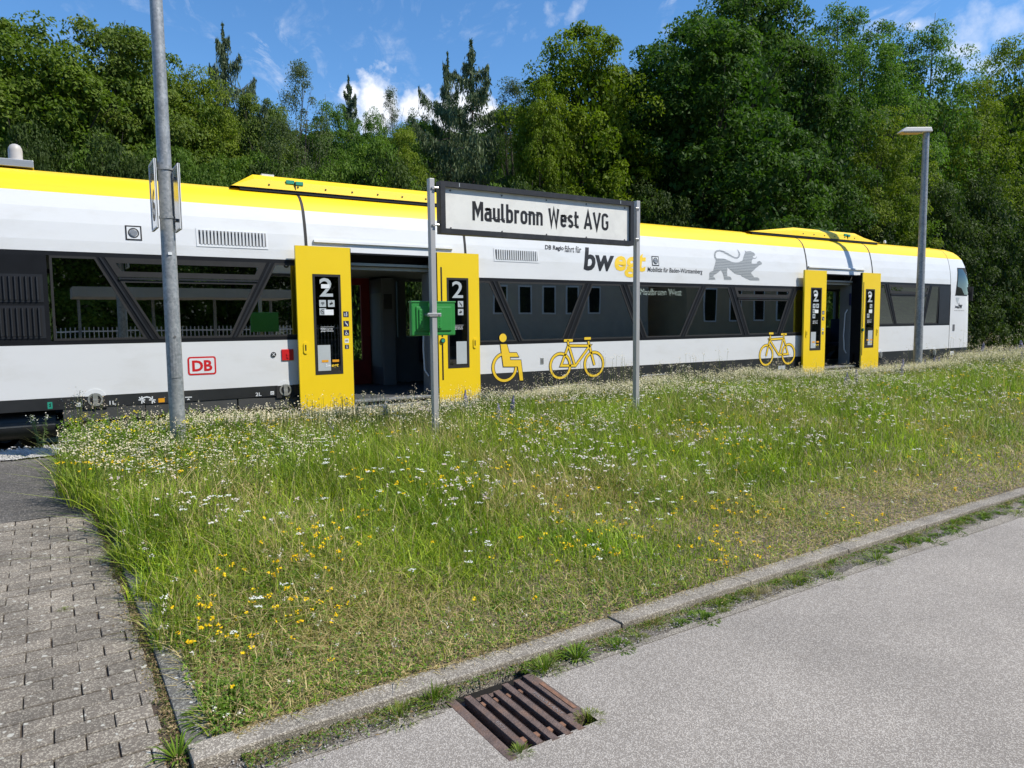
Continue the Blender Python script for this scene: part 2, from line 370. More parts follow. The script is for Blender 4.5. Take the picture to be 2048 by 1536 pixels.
# ------------------------------------------------------------------ lettering
def text_polys(string, bold=0., shear=0.):
    cu = bpy.data.curves.new('txt', 'FONT'); cu.body = string; cu.offset = bold; cu.shear = shear; cu.resolution_u = 3
    o = bpy.data.objects.new('txt', cu); COL.objects.link(o)
    dg = bpy.context.evaluated_depsgraph_get(); me = bpy.data.meshes.new_from_object(o.evaluated_get(dg))
    v = [tuple(p.co)[:2] for p in me.vertices]; f = [tuple(p.vertices) for p in me.polygons]
    bpy.data.objects.remove(o); bpy.data.meshes.remove(me); bpy.data.curves.remove(cu)
    return v, f
TXT = {}
def text(string, bold=0., shear=0.):
    k = (string, bold, shear)
    if k not in TXT: TXT[k] = text_polys(*k)
    return TXT[k]
def fit_text(string, x0, x1, z0, z1, bold=0., shear=0.):
    "text scaled so that its outline fills this box"
    v, f = text(string, bold, shear)
    xs = [p[0] for p in v]; ys = [p[1] for p in v]
    sx = (x1-x0)/(max(xs)-min(xs)); sz = (z1-z0)/(max(ys)-min(ys))
    return [(x0+(a-min(xs))*sx, z0+(b-min(ys))*sz) for a, b in v], f
def stroke2d(pts, wd, closed=False):
    "flat ribbon of constant width along a polyline, mitred"
    n = len(pts); P = [Vector(p) for p in pts]; Lf, Rt = [], []
    for i in range(n):
        a = P[(i-1) % n] if (closed or i > 0) else None; b = P[(i+1) % n] if (closed or i < n-1) else None
        d1 = (P[i]-a).normalized() if a is not None else None; d2 = (b-P[i]).normalized() if b is not None else None
        if d1 is None: d1 = d2
        if d2 is None: d2 = d1
        n1 = Vector((-d1.y, d1.x)); n2 = Vector((-d2.y, d2.x)); m = n1+n2
        m = n1 if m.length < 1e-6 else m.normalized(); k = wd/2/max(.35, m.dot(n1))
        Lf.append(P[i]+m*k); Rt.append(P[i]-m*k)
    vs = [tuple(v) for v in Lf+Rt]; fs = []
    for i in range(n if closed else n-1):
        j = (i+1) % n; fs.append((i, n+i, n+j, j))
    return vs, fs
def arc(cx, cy, rx, ry, a0, a1, n=8):
    return [(cx+rx*math.cos(R(a0+(a1-a0)*i/n)), cy+ry*math.sin(R(a0+(a1-a0)*i/n))) for i in range(n+1)]
# narrow road-sign lettering as centre lines (cap height 1, centre lines inset by half a stroke)
S = .163; h = S/2; X = .74
def _n(x0, w_): r = .13; return [(x0, 0)]+[(x0, X-h-r)]+arc(x0+r, X-h-r, r, r, 180, 90, 4)+arc(x0+w_-r, X-h-r, r, r, 90, 0, 4)+[(x0+w_, 0)]
def ring(x0, x1, z0, z1, r): return arc(x1-r, z1-r, r, r, 0, 90, 4)+arc(x0+r, z1-r, r, r, 90, 180, 4)+arc(x0+r, z0+r, r, r, 180, 270, 4)+arc(x1-r, z0+r, r, r, 270, 360, 4)
GL = {
 'M': (.70, [([(h, 0), (h, 1)], 0), ([(h+.03, .99), (.35, .36), (.70-h-.03, .99)], 0), ([(.70-h, 0), (.70-h, 1)], 0)]),
 'a': (.46, [(arc(.17+h, X-h-.13, .17, .13, 165, 90, 4)+arc(.46-h-.15, X-h-.15, .15, .15, 90, 0, 4)+[(.46-h, 0)], 0), ([(.46-h, .43), (.24, .43)]+arc(.20, .43-.135, .135, .135, 90, 180, 4)+arc(.20, h+.11, .135, .11, 180, 270, 4)+[(.26, h), (.46-h, .16)], 0)]),
 'u': (.46, [([(h, X), (h, h+.14)]+arc(h+.14, h+.14, .14, .14, 180, 270, 4)+[(.25, h), (.46-h, .15)], 0), ([(.46-h, 0), (.46-h, X)], 0)]),
 'l': (.25, [([(h, 1.0), (h, h+.11)]+arc(h+.11, h+.11, .11, .11, 180, 270, 4)+[(.25, h)], 0)]),
 'b': (.47, [([(h, 0), (h, 1)], 0), (ring(h, .47-h, h, X-h, .14), 1)]),
 'r': (.34, [([(h, 0), (h, X)], 0), ([(h, X-.2)]+arc(h+.16, X-h-.14, .16, .14, 150, 75, 4)+[(.34, X-h-.015)], 0)]),
 'o': (.48, [(ring(h, .48-h, h, X-h, .15), 1)]),
 'n': (.46, [(_n(h, .46-S), 0), ([(h, X-.1), (h, X)], 0)]),
 'W': (.80, [([(h-.01, 1), (.22, .06), (.40, .93), (.58, .06), (.80-h+.01, 1)], 0)]),
 'e': (.46, [([(h, .37), (.46-h, .37), (.46-h, X-h-.15)]+arc(.46-h-.15, X-h-.15, .15, .15, 0, 90, 4)+arc(h+.15, X-h-.15, .15, .15, 90, 180, 4)+arc(h+.15, h+.15, .15, .15, 180, 270, 4)+[(.27, h), (.40, .15)], 0)]),
 's': (.43, [(arc(.43-h-.14, X-h-.13, .14, .13, 30, 90, 3)+arc(h+.12, X-h-.13, .12, .13, 90, 235, 6)+[(.215, .385)]+arc(.43-h-.12, h+.135, .12, .14, 55, -90, 7)+arc(h+.14, h+.13, .14, .13, 270, 205, 3), 0)]),
 't': (.33, [([(.10, .95), (.10, h+.11)]+arc(.21, h+.11, .11, .11, 180, 270, 4)+[(.33, h)], 0), ([(-.02, X-h), (.32, X-h)], 0)]),
 'A': (.62, [([(h-.03, 0), (.31, .97), (.62-h+.03, 0)], 0), ([(.14, .27), (.48, .27)], 0)]),
 'V': (.60, [([(h-.03, 1), (.30, .05), (.60-h+.03, 1)], 0)]),
 'G': (.55, [(arc(.55-h-.17, 1-h-.17, .17, .17, 10, 90, 4)+arc(h+.17, 1-h-.17, .17, .17, 90, 180, 4)+arc(h+.17, h+.17, .17, .17, 180, 270, 4)+arc(.55-h-.17, h+.17, .17, .17, 270, 360, 4)+[(.55-h, .47), (.32, .47)], 0)]),
 ' ': (.24, []),
}
def sign_text(string):
    x = 0; out = []
    for ch in string:
        w_, st = GL[ch]
        for pts, cl_ in st:
            out.append(stroke2d([(x+a, b) for a, b in pts], S*(1.04 if ch in 'WAV' else 1.0), bool(cl_)))
        x += w_+.085
    return out, x-.085

# ================================================================== the setting
def grid_sheet(name, xs, ys, zf, mat, **k):
    X_, Y_ = np.meshgrid(xs, ys); Z_ = zf(X_, Y_); nx, ny = len(xs), len(ys)
    V = np.stack([X_, Y_, Z_], -1).reshape(-1, 3)
    i = np.arange(nx*ny).reshape(ny, nx); f = np.stack([i[:-1, :-1], i[:-1, 1:], i[1:, 1:], i[1:, :-1]], -1).reshape(-1, 4)
    return put(name, np_mesh(name, V, [f], mat, smooth=True), **k)
def ss(a, b, v): t = np.clip((v-a)/(b-a), 0, 1); return t*t*(3-2*t)
def kerb_y(x): return 2.60+.021*(x-.4)                      # road-side edge of the kerb
def meadow_z(x, y):
    z = .215+.165*ss(2.75, 6.2, y)+.025*(vnoise(x, y, 1.3, 3)-.5)*ss(2.8, 3.6, y)+.05*ss(3.5, 6, y)*ss(9.6, 8, y)
    return z-.25*ss(9.35, 10.3, y)
def ground_z(x, y):
    z = -.16+.0*x+ss(26, 60, y)*9+ss(60, 200, y)*10+.5*(vnoise(x, y, .12, 5)-.5)*ss(22, 30, y)
    z = z+ss(-42, -120, y)*26
    return z
xs = np.concatenate([np.linspace(-900, -60, 10), np.linspace(-50, 90, 71), np.linspace(110, 1200, 12)])
ys = np.concatenate([np.linspace(-900, -130, 6), np.linspace(-120, -36, 12), np.linspace(-30, 20, 11), np.linspace(21, 80, 40), np.linspace(95, 1500, 12)])
grid_sheet('ground', xs, ys, ground_z, 'forest', kind='structure')
# access road with its exposed-stone surface; a hole is left for the gully
GX0, GX1, GY0, GY1, RZ = 1.285, 1.715, 2.075, 2.535, .182
rd = MB()
def rq(x0, x1, y0, y1): rd.add([(x0, y0, RZ), (x1, y0, RZ), (x1, y1, RZ), (x0, y1, RZ)], [(0, 1, 2, 3)])
rq(-40, GX0, -7.8, 2.475); rq(GX0, GX1, -7.8, GY0); rq(GX1, 70, -7.8, 2.475)
ob('road', rd, 'asphalt', kind='structure')
road_margin = MB()
for i in range(0, 60):
    x0 = .36+i*.5; x1 = x0+.5
    if x1 > GX0 and x0 < GX1: pass
    a0, a1 = kerb_y(x0), kerb_y(x1); zz = RZ-.006
    if x0 < GX1 and x1 > GX0:
        for u0, u1 in ((x0, min(x1, GX0)), (max(x0, GX1), x1)):
            if u1 > u0: road_margin.add([(u0, 2.475, zz), (u1, 2.475, zz), (u1, kerb_y(u1), zz), (u0, kerb_y(u0), zz)], [(0, 1, 2, 3)])
    else: road_margin.add([(x0, 2.475, zz), (x1, 2.475, zz), (x1, a1, zz), (x0, a0, zz)], [(0, 1, 2, 3)])
ob('gutter_strip', road_margin, 'gutter', kind='structure')
# ragged edge of the asphalt over the gutter
rg = MB(); rr = random.Random(4)
top, bot = [], []
x = .30; pts = []
while x < 34:
    if not (GX0-.02 < x < GX1+.02): pts.append((x, 2.475+.018*max(0, x-2)+rr.uniform(.0, .022)))
    else: pts.append((x, None))
    x += .05 if x < 9 else .15
for (xa, ya), (xb, yb) in zip(pts, pts[1:]):
    if ya is None or yb is None: continue
    rg.add([(xa, 2.46, RZ+.003), (xb, 2.46, RZ+.003), (xb, yb, RZ+.003), (xa, ya, RZ+.003), (xa, ya, RZ-.03), (xb, yb, RZ-.03)], [(0, 1, 2, 3), (3, 2, 5, 4)])
ob('road_edge', rg, 'kerb', kind='structure')
# kerb of single stones
kerb = empty('kerb', kind='structure')
x = .34; i = 0
kst = {}
while x < 33:
    ln = 1.0 if i else .98
    b = MB(); b.box(0, 1.0-.004, 0, .125, -.20, 0)
    me = b.mesh('kerb_stone', MT['kerb'], bevel=.007)
    if (i and 'k' in kst): me = kst['k']
    elif i: kst['k'] = me
    o = put('kerb_stone', me, kerb); dz = rr.uniform(-.008, .008)
    o.location = (x, kerb_y(x), .219+dz*.5); o.rotation_euler = (R(rr.uniform(-.8, .8)), rr.uniform(-.004, .004), math.atan(.021)+R(rr.uniform(-.35, .35)))
    x += 1.0; i += 1
# edging between the pavers and the meadow
def pav_z(y): return .205+.055*np.clip(np.asarray(y, float)-2.9, -6, 3.1)
edging = empty('path_edging', kind='structure')
ex = lambda y: .335-.030*max(0, y-3.2)-.012*max(0, y-4.6)**2
for i in range(3):
    y0, y1 = 2.74+i*.82, 2.74+i*.82+.81
    x0, x1 = ex(y0), ex(y1)
    b = MB(); wd = .105
    z0, z1 = float(pav_z(y0))+.014, float(pav_z(y1))+.014
    b.add([(x0, y0, z0-.2), (x0+wd, y0, z0-.2), (x1+wd, y1, z1-.2), (x1, y1, z1-.2), (x0, y0, z0), (x0+wd, y0, z0), (x1+wd, y1, z1), (x1, y1, z1)],
          [(0, 3, 2, 1), (4, 5, 6, 7), (0, 1, 5, 4), (1, 2, 6, 5), (2, 3, 7, 6), (3, 0, 4, 7)])
    ob('edging_stone', b, 'edging', edging, bevel=.01)
# brick path
path = empty('brick_path', kind='structure')
xs_ = np.linspace(-6, .42, 30); ys_ = np.concatenate([[-7.8], np.linspace(1.6, 6.05, 40)])
bed = grid_sheet('path_bed', xs_, ys_, lambda a, b_: pav_z(b_)-.012, 'moss'); bed.parent = path
bmesh_cache = []
for v in range(6):
    b = MB(); q = random.Random(v); e = lambda: q.uniform(-.0018, .0018)
    b.box(-.0975+e(), .0975+e(), -.0485+e(), .0485+e(), -.06, 0)
    bmesh_cache.append(b.mesh('brick', MT['brick'], bevel=.0045))
hb = MB(); hb.box(-.047, .047, -.0485, .0485, -.06, 0); half = hb.mesh('brick', MT['brick'], bevel=.0045)
ny = 34; nb = 0
for j in range(ny):
    y = 2.56+j*.1035
    if y > 6.02: break
    off = -.168+(.1 if j % 2 else 0)
    lim = ex(y)-.030
    k = -3
    while True:
        x = off+.2*k+.1
        if x-.1 > lim-.035: break
        if x+.1 > lim:
            wcut = lim-(x-.1)+rr.uniform(-.012, .004)-(.03 if y < 3.1 else 0); o = put('brick', half, path); o.scale = (max(.25, wcut/.1), 1, 1); x = x-.1+wcut/2
        else: o = put('brick', rr.choice(bmesh_cache), path)
        o.location = (x+rr.uniform(-.0015, .0015), y+rr.uniform(-.0015, .0015), float(pav_z(y))+rr.uniform(-.0018, .0018))
        o.rotation_euler = (math.atan(.055)+rr.uniform(-.008, .008), rr.uniform(-.007, .007), rr.uniform(-.006, .006)); nb += 1
        k += 1
# the low platform: dark asphalt, then a strip of pale gravel along its edge
grid_sheet('platform_asphalt', np.array([-70, -6, -2, 0, .55]), np.linspace(6.05, 9.0, 12), lambda a, b_: 0*a+.372, 'platform', kind='structure')
grid_sheet('gravel_strip', np.linspace(-20, 1.6, 120), np.linspace(8.85, 9.62, 10), lambda a, b_: .378+.02*vnoise(a, b_, 9, 2)-.12*ss(9.5, 9.62, b_), 'gravel', kind='structure')
pe = MB(); pe.box(-70, 32, 9.6, 9.72, -.5, .33); ob('platform_edge', pe, 'kerb', kind='structure')
# loose pale stones on the gravel strip (nobody could count them)
def pebbles(name, n, fx, fy, zf, s0, s1, mat, seed):
    rg_ = np.random.default_rng(seed); x_ = fx(rg_, n); y_ = fy(rg_, n); s_ = rg_.uniform(s0, s1, n)
    base = np.array([(1, 0, 0), (-1, 0, 0), (0, 1, 0), (0, -1, 0), (0, 0, .7), (0, 0, -.7)])
    tri = np.array([(0, 2, 4), (2, 1, 4), (1, 3, 4), (3, 0, 4), (2, 0, 5), (1, 2, 5), (3, 1, 5), (0, 3, 5)])
    a = rg_.uniform(0, 6.28, n); c, s = np.cos(a), np.sin(a)
    jit = base[None]*rg_.uniform(.6, 1.2, (n, 6, 1))*s_[:, None, None]
    V = np.empty((n, 6, 3)); V[..., 0] = jit[..., 0]*c[:, None]-jit[..., 1]*s[:, None]+x_[:, None]; V[..., 1] = jit[..., 0]*s[:, None]+jit[..., 1]*c[:, None]+y_[:, None]; V[..., 2] = jit[..., 2]+zf(x_, y_)[:, None]
    Fc = (tri[None]+(np.arange(n)*6)[:, None, None]).reshape(-1, 3)
    return put(name, np_mesh(name, V.reshape(-1, 3), [Fc], mat), kind='stuff')
MT['pebble'] = pm('pale_pebbles', (.36, .35, .33), .8, var=.35, scale=14)
pebbles('gravel_stones', 5200, lambda g_, n: g_.uniform(-1.4, 1.3, n), lambda g_, n: 9.25+g_.normal(0, .17, n), lambda a, b_: 0*a+.39, .008, .022, 'pebble', 3)
pebbles('gutter_grit', 1500, lambda g_, n: (lambda v: np.where((v > GX0-.03) & (v < GX1+.03), v+.5, v))(.4+g_.random(n)**1.6*11), lambda g_, n: 2.54+g_.normal(0, .04, n), lambda a, b_: 0*a+RZ, .002, .007, 'pebble', 5)
# railway: ballast, sleepers, rails; a second track beyond
bal = MB()
for yc in (12.0, 19.5):
    bal.add([(-80, yc-2.3, -.33), (150, yc-2.3, -.33), (150, yc-1.5, -.18), (-80, yc-1.5, -.18), (-80, yc+1.5, -.18), (150, yc+1.5, -.18), (150, yc+2.3, -.33), (-80, yc+2.3, -.33)], [(0, 1, 2, 3), (3, 2, 5, 4), (4, 5, 6, 7)])
track = empty('railway_track', kind='structure')
ob('ballast', bal, 'ballast', track)
for yc in (12.0, 19.5):
    zt = 0. if yc < 15 else .0
    for sg in (-1, 1):
        y = yc+sg*.7525; b = MB()
        b.box(-80, 150, y-.036, y+.036, zt-.045, zt-.004); b.box(-80, 150, y-.009, y+.009, zt-.13, zt-.045); b.box(-80, 150, y-.07, y+.07, zt-.155, zt-.13)
        o = ob('rail', b, 'rail', track)
        t_ = MB(); t_.box(-80, 150, y-.03, y+.03, zt-.004, zt); ob('rail_head', t_, 'railtop' if yc < 15 else 'rail', o)
sb = MB(); sb.box(-.13, .13, -1.3, 1.3, -.16, .0); sme = sb.mesh('sleeper', MT['sleeper'], bevel=.02)
for yc in (12.0, 19.5):
    for k in range(60 if yc < 15 else 110):
        x = -3+k*.62 if yc < 15 else 8+k*.62
        o = put('sleeper', sme, track); o.location = (x, yc, -.155)

# ================================================================== the train
XE, XN = -2.2, 23.1
PROF = [(.02, .40), (0, .85), (0, 1.505), (0, 2.4), (.012, 2.66), (.018, 2.80), (.042, 3.02), (.075, 3.2), (.125, 3.39), (.18, 3.50), (.27, 3.60), (.40, 3.675), (.65, 3.73), (1.0, 3.76), (1.45, 3.77)]
def off(z):
    for (a, za), (b, zb) in zip(PROF, PROF[1:]):
        if z <= zb: return a+(b-a)*max(0, (z-za))/(zb-za)
    return PROF[-1][0]
def TS(px, py, lift=0):
    x, z = T(px, py)
    for _ in range(3): x, z = T(px, py, 10.55+off(z)-lift)
    return x, z
train = empty('regional_train', (10.44, 12.0, 0), label='white and yellow diesel railcar standing at the platform with both its double doors open', cat='train')
bpy.context.view_layer.update()
TI = Matrix.Translation((-10.44, -12.0, 0))
def tp(name, me_or_mb, mat=None, parent=None, smooth=False, bevel=0, **k):
    "a part of the train, given in world coordinates"
    me = me_or_mb.mesh(name, MT[mat] if isinstance(mat, str) else mat, smooth, bevel) if isinstance(me_or_mb, MB) else me_or_mb
    me.transform(TI); o = put(name, me, parent or train, **k); return o
def strip(x0, x1, za, zb, extra=0., thick=0., step=None):
    "part of the side shell between two heights, following the profile"
    zs = sorted({za, zb} | {z for _, z in PROF if za < z < zb}); b = MB()
    pts = [(10.55+off(z)-extra, z) for z in zs]
    n = len(pts)
    vs = [(x, y, z) for x in (x0, x1) for y, z in pts]+[(x, y+thick, z) for x in (x0, x1) for y, z in pts]
    fs = []
    for i in range(n-1):
        fs.append((i, i+1, n+i+1, n+i))
        if thick: fs.append((2*n+i, 3*n+i, 3*n+i+1, 2*n+i+1))
    if thick:
        fs += [(0, n, 3*n, 2*n), (n-1, 3*n-1, 4*n-1, 2*n-1)]
        for i in range(n-1): fs += [(i, 2*n+i, 2*n+i+1, i+1), (n+i, n+i+1, 3*n+i+1, 3*n+i)]
    return b.add(vs, fs)
SEAM = [3.24, 5.90, 15.06, 17.75, 21.63]
DOORS = [(3.85, 5.30), (15.60, 17.03)]
# near side: lower panels, upper panels, roof panels, split at the seams and at the door openings
def ranges(cuts, holes=()):
    out_ = []; edges = [XE]+cuts
    for a, b in zip(edges, edges[1:]):
        segs = [(a, b)]
        for h0, h1 in holes:
            ns = []
            for s0, s1 in segs:
                if h1 <= s0 or h0 >= s1: ns.append((s0, s1)); continue
                if h0 > s0: ns.append((s0, h0))
                if h1 < s1: ns.append((h1, s1))
            segs = ns
        out_ += segs
    return out_
g_ = .006
def band(a): return (1.34, 2.48) if 5 < a < 15.5 else (1.505, 2.66)
for a, b in ranges([21.63], DOORS): tp('lower_side_panel', strip(a+g_*(a > XE), b-g_, .85, band(a)[0], 0, .05), 'white')
for a, b in ranges(SEAM, DOORS): tp('upper_side_panel', strip(a+g_*(a > XE), b-g_, band(a)[1], 2.80, 0, .05), 'white')
for a, b in ranges(SEAM): tp('upper_side_panel', strip(a+g_, b-g_, 2.80, 3.39, 0, .05), 'white')
for a, b in ranges(SEAM):
    b_ = strip(a+g_, b-g_, 3.39, 3.77); fs = list(b_.f); vs = list(b_.v); b_.add([(x, 24-y, z) for x, y, z in vs], fs)
    tp('roof_panel', b_, 'yellow', smooth=True)
for s in SEAM[:-1]: tp('body_seam', strip(s-.022, s+.022, 2.67, 3.72, .002, .012), 'rubber', smooth=True)
tp('body_seam', strip(21.622, 21.643, .5, 3.72, .001, .012), 'rubber', smooth=True)
# skirt and underframe
for a, b in ranges([21.63], DOORS):
    zb = .70 if a < 3 else .45
    tp('skirt_panel', strip(a, b-g_, zb, .847, .002, .04), 'skirt')
va = MB(); va.box(.10, 1.02, 10.56, 10.60, .535, .70); tp('valance', va, 'valance')
va = MB(); va.box(1.03, 2.18, 10.565, 10.60, .545, .697); tp('valance', va, 'valance')
va = MB(); va.prism([(2.2, .55), (3.05, .50), (3.05, .66), (2.2, .695)], 10.562, 10.60); tp('valance', va, 'valance')
va = MB(); va.box(1.06-.62, 1.06-.12, 10.6, 10.68, .42, .53); tp('step_block', va, 'valance')
und = MB()
und.box(XE+.3, 22.6, 11.0, 13.0, .30, .50); und.box(2.3, 3.6, 10.75, 11.3, .2, .5); und.box(6.2, 14.2, 10.7, 13.3, .18, .5); und.box(17.6, 19.2, 10.8, 13.2, .2, .5); und.box(-2, 3.4, 10.9, 13.1, .45, .62)
tp('underframe', und, 'under')
for bx in (.38, 20.5):
    bg_ = MB()
    for sg in (-1, 1):
        y = 12+sg*1.05; bg_.box(bx-1.5, bx+1.5, y-.07, y+.07, .32, .5); bg_.box(bx-.35, bx+.35, y-.1, y+.1, .2, .6)
        for wx in (bx-.9, bx+.9): bg_.box(wx-.16, wx+.16, y-.12, y+.12, .24, .5)
    bg_.box(bx-.25, bx+.25, 10.99, 13.01, .34, .48); bo = tp('bogie', bg_, 'under')
    for wx in (bx-.9, bx+.9):
        for sg in (-1, 1):
            wb_ = MB(); y = 12+sg*.75
            wb_.tube((wx, y-.065, .385), (wx, y+.065, .385), .385, n=28); wb_.tube((wx, y-.09, .385), (wx, y+.02, .385), .12, n=16); wb_.tube((wx, y+sg*.30, .385), (wx, y+sg*.42, .385), .15, n=20); wb_.tube((wx, y+sg*.41, .385), (wx, y+sg*.44, .385), .085, n=16)
            tp('wheel', wb_, 'grill', bo, smooth=True)
for x in (.85,):
    b = MB(); b.tube((-1.35, 10.85, .52), (.02, 10.85, .52), .19, n=18); tp('air_tank', b, 'skirt', smooth=True)

# ---- window band
BZ0, BZ1 = 1.505, 2.66
for a, b in ranges([21.63], DOORS):
    # black frame: rails above and below and the uprights; glass panes stand in it
    BZ0, BZ1 = band(a); fr = strip(a, b-g_, BZ1-.055, BZ1-.001, -.002, .05); f2 = strip(a, b-g_, BZ0+.001, BZ0+.05, -.002, .05); fr.add(f2.v, f2.f)
    tp('window_band_rail', fr, 'frameblack')
def PX(px, py): return T(px, py, 10.55)
def quad_px(*p): return [PX(*q) for q in p]
def window(poly, mat='glass', frame=.028, name='window', lift=.006, label=None):
    "pane with a dark gasket round it, flush in the band"
    c = Vector((sum(p[0] for p in poly)/len(poly), sum(p[1] for p in poly)/len(poly)))
    P = [Vector(p) for p in poly]; n = len(P)
    ar = sum(P[i].x*P[(i+1) % n].y-P[(i+1) % n].x*P[i].y for i in range(n))
    sgn = 1 if ar > 0 else -1; inn = []
    for i in range(n):
        d1 = (P[i]-P[i-1]).normalized(); d2 = (P[(i+1) % n]-P[i]).normalized()
        n1 = Vector((-d1.y, d1.x))*sgn; n2 = Vector((-d2.y, d2.x))*sgn; m = (n1+n2).normalized()
        inn.append(P[i]+m*(frame/max(.4, m.dot(n1))))
    f = MB(); y0, y1 = 10.548, 10.585
    vs = [(p.x, y0, p.y) for p in P]+[(p.x, y0, p.y) for p in inn]+[(p.x, y1, p.y) for p in P]+[(p.x, y1, p.y) for p in inn]
    fs = []
    for i in range(n):
        j = (i+1) % n; fs += [(i, j, n+j, n+i), (n+i, n+j, 3*n+j, 3*n+i), (i, 2*n+i, 2*n+j, j), (2*n+i, 3*n+i, 3*n+j, 2*n+j)]
    f.add(vs, fs); o = tp(name, f, 'rubber')
    g2 = MB(); g2.add([(p.x, 10.556, p.y) for p in inn], [tuple(range(n))]); gme = g2.mesh('pane', MT[mat])
    gme.transform(TI); put('pane', gme, o)
    return o
ZT, ZB = 2.66-.056, 1.505+.051; MT_, MB_ = 2.48-.056, 1.34+.051
def xz(px, z):      # x on the side where this photograph column meets a height
    lo, hi = 0, 1536
    r0 = ray(px, 600); t = 10.55/r0[1]; x = r0[0]*t
    for _ in range(3):
        py = 768-F*float(np.dot(np.array([x, 10.55, z])-CAM, AU))/float(np.dot(np.array([x, 10.55, z])-CAM, AF)); r0 = ray(px, py); t = 10.55/r0[1]; x = r0[0]*t
    return x
def trap(t0, t1, b0, b1):
    zt, zb = (MT_, MB_) if 950 < t0 < 1600 else (ZT, ZB)
    return [(xz(t0, zt), zt), (xz(t1, zt), zt), (xz(b1, zb), zb), (xz(b0, zb), zb)]
def k1(x): return x*.30273
win = []
win.append(trap(k1(322), k1(630), k1(357), k1(975)))
WA = trap(k1(690), k1(1760), k1(1050), k1(1530))
win.append([(xz(k1(1815), ZT), ZT), (3.845, ZT), (3.845, ZB), (xz(k1(1568), ZB), ZB)])
c5 = lambda x: 1000+x*.27344; c3 = lambda x: 560+x*.25391; c6 = lambda x: 1480+x*.27734
win.append([(5.305, MT_), (xz(c3(1652), MT_), MT_), (xz(c3(1868), MB_), MB_), (5.305, MB_)])
win.append(trap(c3(1712), c5(622), c3(1905), c5(460)))
win.append(trap(c5(672), c5(880), c5(520), c5(1020)))
win.append(trap(c5(930), c5(1470), c5(1070), c5(1318)))
win.append(trap(c5(1505), c5(1668), c5(1350), c5(1772)))
WB_ = trap(c5(1715), c6(375), c5(1818), c6(268))
win.append([(xz(c6(412), MT_), MT_), (15.595, MT_), (15.595, MB_), (xz(c6(296), MB_), MB_)])
win.append([(17.035, ZT), (xz(c6(1043), ZT), ZT), (xz(c6(1113), ZB), ZB), (17.035, ZB)])
WC = trap(c6(1072), c6(1368), c6(1128), c6(1312))
win.append([(xz(c6(1385), ZT), ZT), (xz(c6(1440), ZT), ZT), (xz(c6(1420), ZB), ZB), (xz(c6(1325), ZB), ZB)])
for q in win: window(q)
for q in (WA, WB_, WC):     # windows with a tilting light at the top
    tl, tr, br, bl = q; zc_ = 2.34 if tl[1] > 2.5 else 2.19
    def at_(a, b, z): t = (z-a[1])/(b[1]-a[1]); return (a[0]+(b[0]-a[0])*t, z)
    up = [tl, tr, at_(tr, br, zc_+.02), at_(tl, bl, zc_+.02)]; lo_ = [at_(tl, bl, zc_-.02), at_(tr, br, zc_-.02), br, bl]
    window(up, frame=.07, name='hopper_window'); window(lo_, frame=.03)
    bar = MB(); bar.add([], []); a, b = at_(tl, bl, zc_), at_(tr, br, zc_); bar.box(a[0], b[0], 10.535, 10.55, zc_-.012, zc_+.012); tp('window_bar', bar, 'grill')
# slanted pillars between the windows
allw = sorted(win+[WA, WB_, WC], key=lambda q: q[0][0]+q[-1][0])
for qa, qb in zip(allw, allw[1:]):
    a_t, a_b = qa[1], qa[2]; b_t, b_b = qb[0], qb[-1]
    if any(a_t[0] < (d0+d1)/2 < b_t[0] for d0, d1 in DOORS): continue
    pl = MB(); pl.prism([(a_t[0]+.002, a_t[1]), (b_t[0]-.002, a_t[1]), (b_b[0]-.002, a_b[1]), (a_b[0]+.002, a_b[1])], 10.553, 10.60); tp('window_pillar', pl, 'frameblack')
    mt_, mb_ = (a_t[0]+b_t[0])/2, (a_b[0]+b_b[0])/2
    rb = MB(); rb.prism([(mt_-.012, a_t[1]), (mt_+.012, a_t[1]), (mb_+.012, a_b[1]), (mb_-.012, a_b[1])], 10.544, 10.553); tp('pillar_trim', rb, 'grill')
# dark equipment panel with two grilles at the left, blank panel at the right
xa = win[0][0][0]
pn = MB(); pn.prism([(XE, ZT), (xa-.03, ZT), (win[0][3][0]-.03, ZB), (XE, ZB)], 10.552, 10.60); tp('grille_panel', pn, 'frameblack')
for (za, zb) in ((2.06, 2.34), (1.62, 1.96)):
    gp = MB(); x0, x1 = -1.5, T(82, 600)[0]
    gp.box(x0-.03, x1+.03, 10.546, 10.551, za-.03, zb+.03); grp = tp('grille', gp, 'grill')
    bk = MB(); bk.box(x0, x1, 10.543, 10.546, za, zb); tp('grille_backing', bk, 'ink', grp)
    n = 26
    sme_ = None
    for i in range(n):
        x = x0+(x1-x0)*(i+.5)/n; s = MB(); s.box(-.009, .009, 0, .02, za, zb)
        if sme_ is None: sme_ = s.mesh('grille_slat', MT['grill'])
        o = put('grille_slat', sme_, grp); o.location = (x-10.44, 10.526-12, 0); o.rotation_euler = (0, 0, R(35)); 
x0 = win[-1][1][0] if False else xz(c6(1440), ZT)+.02
pn = MB(); pn.box(x0, 21.62, 10.553, 10.60, ZB, ZT); tp('blank_panel', pn, 'grill')

